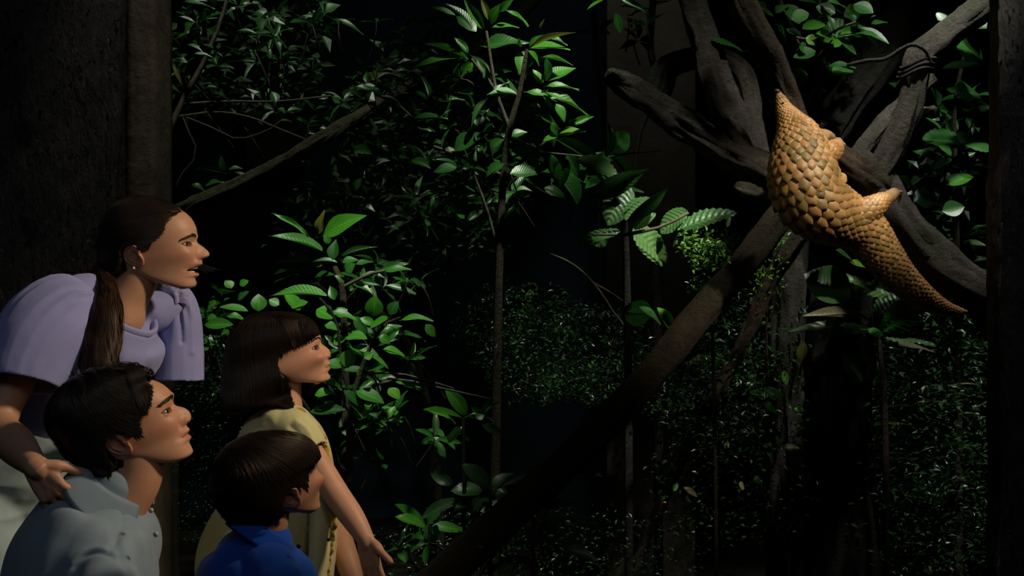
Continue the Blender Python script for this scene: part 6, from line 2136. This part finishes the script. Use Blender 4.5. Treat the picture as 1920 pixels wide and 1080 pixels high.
    for sg, pts in ((1, [P(534, 800, 2.93), P(552, 804, 2.92), P(570, 824, 2.91), P(584, 848, 2.90)]), (-1, [P(535, 800, 3.08), P(555, 815, 3.11), P(580, 840, 3.12)])):
        s.add(*open_sleeve(pts, [.045, .046, .044, .042][:len(pts)], (0, -1, 0), 36, 30, .006))
    s.add(*tube([P(520, 800, 2.92), P(528, 786, 2.96), P(533, 786, 3.04), P(535, 800, 3.10)], [.04, .042, .042, .04], 20, 20, up=(0, 0, 1)))
    def folds(V):
        return crease(V, [P(500, 790, 2.9), P(515, 815, 2.88), P(540, 830, 2.87)], .008, -.004) + crease(V, [P(556, 790, 2.9), P(575, 805, 2.87), P(590, 835, 2.86)], .006, .004) + crease(V, [P(545, 800, 2.9), P(565, 820, 2.87), P(580, 850, 2.86)], .006, -.004)
    st = fabric('shirt', s, MAT['yellow_cotton'], root, .004, 5, folds, 14, .003, 10)
    # trousers, bent hips
    t = MB(); sh = []
    t.add(*tube([P(520, 960, 3.02), P(495, 1000, 3.03), P(470, 1060, 3.04), P(462, 1110, 3.05)], [(.115, .125), (.128, .14), (.13, .15), (.11, .14)], 36, 24, up=-side))
    for sg in (-1, 1):
        hp = Vector(P(470, 1090, 3.04)) + Vector(side) * .07 * sg
        leg_and_shoe(t, sh, hp, Vector((hp.x + .07, hp.y, .33)), Vector((hp.x + .02, hp.y, .09)), .072)
    fabric('trousers', t, MAT['yellow_cotton'], root, .005, 4, lambda V: crease(V, [P(565, 960, 2.88), P(575, 1020, 2.88), P(572, 1080, 2.88)], .010, -.006) + crease(V, [P(550, 985, 2.88), P(590, 965, 2.9), P(615, 960, 2.93)], .008, -.005), 15, .004, 9)
    for m_ in sh: fabric('shoe', m_, MAT['shoe'], root, .006, 3)
    # front panel with gold frill and buttons
    pan = MB().add(*tube([P(556, 785, 2.97), P(581, 818, 2.96), P(596, 860, 2.95), P(606, 930, 2.95), P(606, 1010, 2.95), P(598, 1100, 2.96)], [(.030, .05), (.032, .06), (.03, .07), (.03, .07), (.03, .075), (.03, .07)], 30, 60, up=(0, 1, 0)))
    pn = fabric('front_panel', pan, MAT['yellow_cotton'], root, .004, 3, None, 16, .003, 12)
    fp = [P(556, 764, 2.945), P(583, 792, 2.925), P(602, 822, 2.91), P(612, 865, 2.90), P(617, 930, 2.90), P(622, 985, 2.90), P(614, 1040, 2.91), P(610, 1100, 2.91)]
    c = catmull([list(q) for q in fp], 120)
    u = np.linspace(0, 1, 120)
    wob = .004 * np.sin(u * 95) + .003 * np.sin(u * 41)
    V = []
    for i in range(120):
        for j, o_ in enumerate((-.011, -.004, .004, .011)):
            V.append(c[i] + np.array([o_, -.003 - abs(wob[i]) * (1 if j in (0, 3) else .2), 0]) + np.array([wob[i] * .5, 0, 0]))
        for j, o_ in enumerate((.011, .004, -.004, -.011)):
            V.append(c[i] + np.array([o_, .001, 0]) + np.array([wob[i] * .5, 0, 0]))
    mb = MB().add(np.array(V), grid_quads(120, 8))
    part('frill', mb, MAT['gold_trim'], pn)
    for (x, y) in ((603, 832), (616, 1012), (606, 905)):
        mb = MB().add(*ellipsoid(P(x, y, 2.885), (.004, .002, .004), 12, 8)); part('button', mb, MAT['dark_button'], pn)
    return root


def boy():
    d = 2.2
    root = thing('person', (-.42, 2.2, 0), 'boy with brown bowl-cut hair in royal blue shirt, turned away', 'person')
    src = Frame(530, 660, 3.0, 15, 0)
    fr = Frame(500, 890, d, 14, 34)
    k = .97
    class Src:
        pass
    g = Head(src, GIRL_FRONT, GIRL_BACK, 1.02, .20, 'closed', 1.1, eye=(0.024, 0.032, -0.010), brow_strength=.3, eye_open=1.0, lip=.85)
    for a in ('fz', 'bz', 'bf'):
        setattr(g, a, getattr(g, a) * k)
    g.L = {n: (x * k, z * k) for n, (x, z) in g.L.items()}
    g.z0 *= k; g.z1 *= k; g.H *= k
    g.bz[:, 1] *= np.where(g.bz[:, 1] < 0, .90, 1)
    g.fr = fr
    h = g
    top = -(812 - 890) * fr.kz + .004
    zb_ = h.L['brow'][1]
    for a in ('fz', 'bz', 'bf'):
        arr = getattr(h, a); zz = arr[:, 0]
        arr[:, 0] = np.where(zz > zb_, zb_ + (zz - zb_) * (top - zb_) / (h.z1 - zb_), zz)
    h.H += top - h.z1; h.z1 = top
    h.bz[:, 1] = np.where(h.bz[:, 1] < 0, np.maximum(h.bz[:, 1], -.086), h.bz[:, 1])
    def near(px, py):
        return (px, py, -.07)
    poly = [(404, 905), (407, 880), (417, 855), (435, 832), (460, 816), (492, 808), (525, 808), (552, 815), (572, 828), (585, 843), (592, 862), (592, 868, -.03), (584, 872, -.05), near(578, 882), near(577, 900), near(572, 915), near(566, 898), near(549, 899), near(532, 906), near(525, 928), near(528, 950), near(518, 966),
            (475, 969), (448, 967), (425, 955), (410, 930)]
    pre = Hair(h, poly, .012, .07)
    lo_ = pre.bounds(h.bz[:, 0])[0]
    h.bz[:, 1] = np.where(h.bz[:, 1] < 0, np.maximum(h.bz[:, 1], lo_ + .016), h.bz[:, 1])
    h.build()
    ear = [h.ear(554, 929, 46, 20, 36, -1, .74), h.ear(554, 929, 46, 20, 36, 1, .74)]
    neck = tube([fr.pt(500, 925), fr.pt(502, 950), fr.pt(499, 980), fr.pt(494, 1008)], [(.037, .036), (.037, .037), (.037, .038), (.034, .036)], 60, 40, up=fr.R @ np.array([0, 1, 0]))
    arm = MB().add(*tube([P(520, 1090, 2.12), P(545, 1200, 2.1), P(600, 1260, 2.15)], [.032, .03, .025], 18, 20, up=(0, -1, 0)))
    finish_skin(h, [neck], MAT['skin_boy'], root, ear, .0013, [(arm,)], .004, scalp=poly)
    add_eyes(h, root, (0.02, 0.010, 0.006), (1, 0, 0.1))
    eyebrow(h, root, MAT['hair_brown'], [(590, 860, .010), (584, 857, .022), (574, 860, .036), (566, 865, .044)], 60, .006, 6, .003)
    hr = Hair(h, poly, .012, .07)
    cap = part('hair', hr.shell(soft=.006, fringe=True), MAT['hair_brown'], root)
    cx, cz = fr.loc(432, 806)
    def flow(x, z):
        a = x - cx; b = z - cz
        r = np.hypot(a, b) + 1e-6
        return a / r + .15, b / r - .35 * np.clip(r / .1, 0, 1.6)
    part('strands', hr.strands(flow, 2000, 11, .0075, 18, .0010, .002, .25, sides=((-1, 1.0), (1, .5))), MAT['hair_brown'], cap)['kind'] = 'stuff'
    # fringe tips
    rng = np.random.default_rng(33)
    cur, wid, nor = [], [], []
    for q in range(200):
        u = rng.random()
        x0, z0 = fr.loc(520 + 40 * u, 812 + 8 * u)
        ex, ez = fr.loc(580 + 14 * u + rng.normal(0, 2), 885 - 20 * u + rng.normal(0, 5), -.06 * (1 - u))
        t = np.linspace(0, 1, 12)
        x = x0 + (ex - x0) * np.sin(t * 1.4) / math.sin(1.4); z = z0 + (ez - z0) * t ** 1.5
        y = np.maximum(hr.cover_y(x, z), .006) + .0005
        c = np.stack([x + .002, -y, z], 1)
        cur.append(fr.world(c)); wid.append(rng.uniform(.0008, .0014)); nor.append(np.tile(fr.R @ unit(np.array([.5, -.8, .3])), (12, 1)))
    part('fringe', ribbons(cur, wid, nor), MAT['hair_brown'], cap)['kind'] = 'stuff'
    # shirt
    fa = unit(np.array([.85, .5, 0])); side = np.array([fa[1], -fa[0], 0])
    s = MB()
    s.add(*tube([P(470, 1320, 2.22), P(470, 1220, 2.22), P(480, 1120, 2.21), P(487, 1070, 2.2), P(490, 1036, 2.2), P(494, 1012, 2.2)], [(.095, .12), (.10, .125), (.105, .13), (.098, .115), (.076, .082), (.050, .052)], 40, 50, up=-side))
    nb = Vector(P(478, 1075, 2.2))
    sn_, sf_ = nb + Vector(side) * .105, nb - Vector(side) * .105
    s.add(*tube([sf_, nb + Vector((0, 0, .02)) - Vector(side) * .05, nb + Vector((0, 0, .02)) + Vector(side) * .05, sn_], [.042, .05, .05, .042], 20, 20, up=(0, 0, 1)))
    s.add(*tube([sn_, sn_ + Vector((.02, -.01, -.08)), sn_ + Vector((.05, .0, -.17))], [.048, .05, .044], 20, 20, up=(0, -1, 0)))
    s.add(*tube([sf_, sf_ + Vector((.02, .01, -.08)), sf_ + Vector((.05, .0, -.17))], [.048, .05, .044], 20, 20, up=(0, -1, 0)))
    def folds(V):
        return crease(V, [P(445, 1010, 2.1), P(425, 1050, 2.1), P(415, 1085, 2.1)], .012, -.003)
    st = fabric('shirt', s, MAT['blue_shirt'], root, .0035, 5, folds, 19, .0025, 11)
    # stand collar with fold
    n, kk = 60, 12
    V = np.zeros((n, 2 * kk, 3))
    up_ = unit(np.array([.42, .20, .88])); f2 = unit(fa - up_ * (fa @ up_)); l2 = np.cross(up_, f2)
    c0 = np.array(P(500, 1004, 2.2))
    for i in range(n):
        a = math.radians(-160 + 320 * i / (n - 1))
        rad = -f2 * math.cos(a) * .054 + l2 * math.sin(a) * .05
        stand = .020 * (.6 + .4 * math.cos(a)); fall = .030 + .010 * (1 - math.cos(a))
        prof = []
        for j in range(kk):
            t = j / (kk - 1)
            if t < .35: p_ = c0 + rad * .93 + up_ * stand * (t / .35)
            else:
                f = (t - .35) / .65
                p_ = c0 + rad * (1.0 + .34 * f) + up_ * (stand - fall * f + .003 * math.sin(f * 3.14))
            prof.append(p_)
        prof = np.array(prof); nr = unit(rad)
        V[i, :kk] = prof + nr * .0016; V[i, kk:] = (prof - nr * .0016)[::-1]
    q = grid_quads(n, 2 * kk)
    e0 = [[j, j + 1, 2 * kk - 2 - j, 2 * kk - 1 - j] for j in range(kk - 1)]
    e1 = [[(n - 1) * 2 * kk + b for b in reversed(x)] for x in e0]
    part('collar', MB().add(V, np.vstack([q, np.array(e0), np.array(e1)])), MAT['blue_shirt'], st)
    part('button', MB().add(*ellipsoid(P(560, 1024, 2.125), (.004, .0025, .004), 12, 8)), MAT['dark_button'], st)
    t = MB(); sh = []
    hp0 = Vector((P(470, 1300, 2.22).x, 2.22, .50))
    t.add(*tube([hp0 + Vector((0, 0, .09)), hp0, hp0 - Vector((0, 0, .06))], [(.095, .12), (.10, .125), (.09, .115)], 30, 14, up=-side))
    for sg in (-1, 1):
        hp = hp0 + Vector(side) * .055 * sg
        leg_and_shoe(t, sh, hp, Vector((hp.x + .03, hp.y, .27)), Vector((hp.x, hp.y, .08)), .062)
    fabric('trousers', t, MAT['dark_trousers'], root, .006, 4, None, 20, .004, 9)
    for m_ in sh: fabric('shoe', m_, MAT['shoe'], root, .006, 3)
    return root


woman()
man()
girl()
boy()
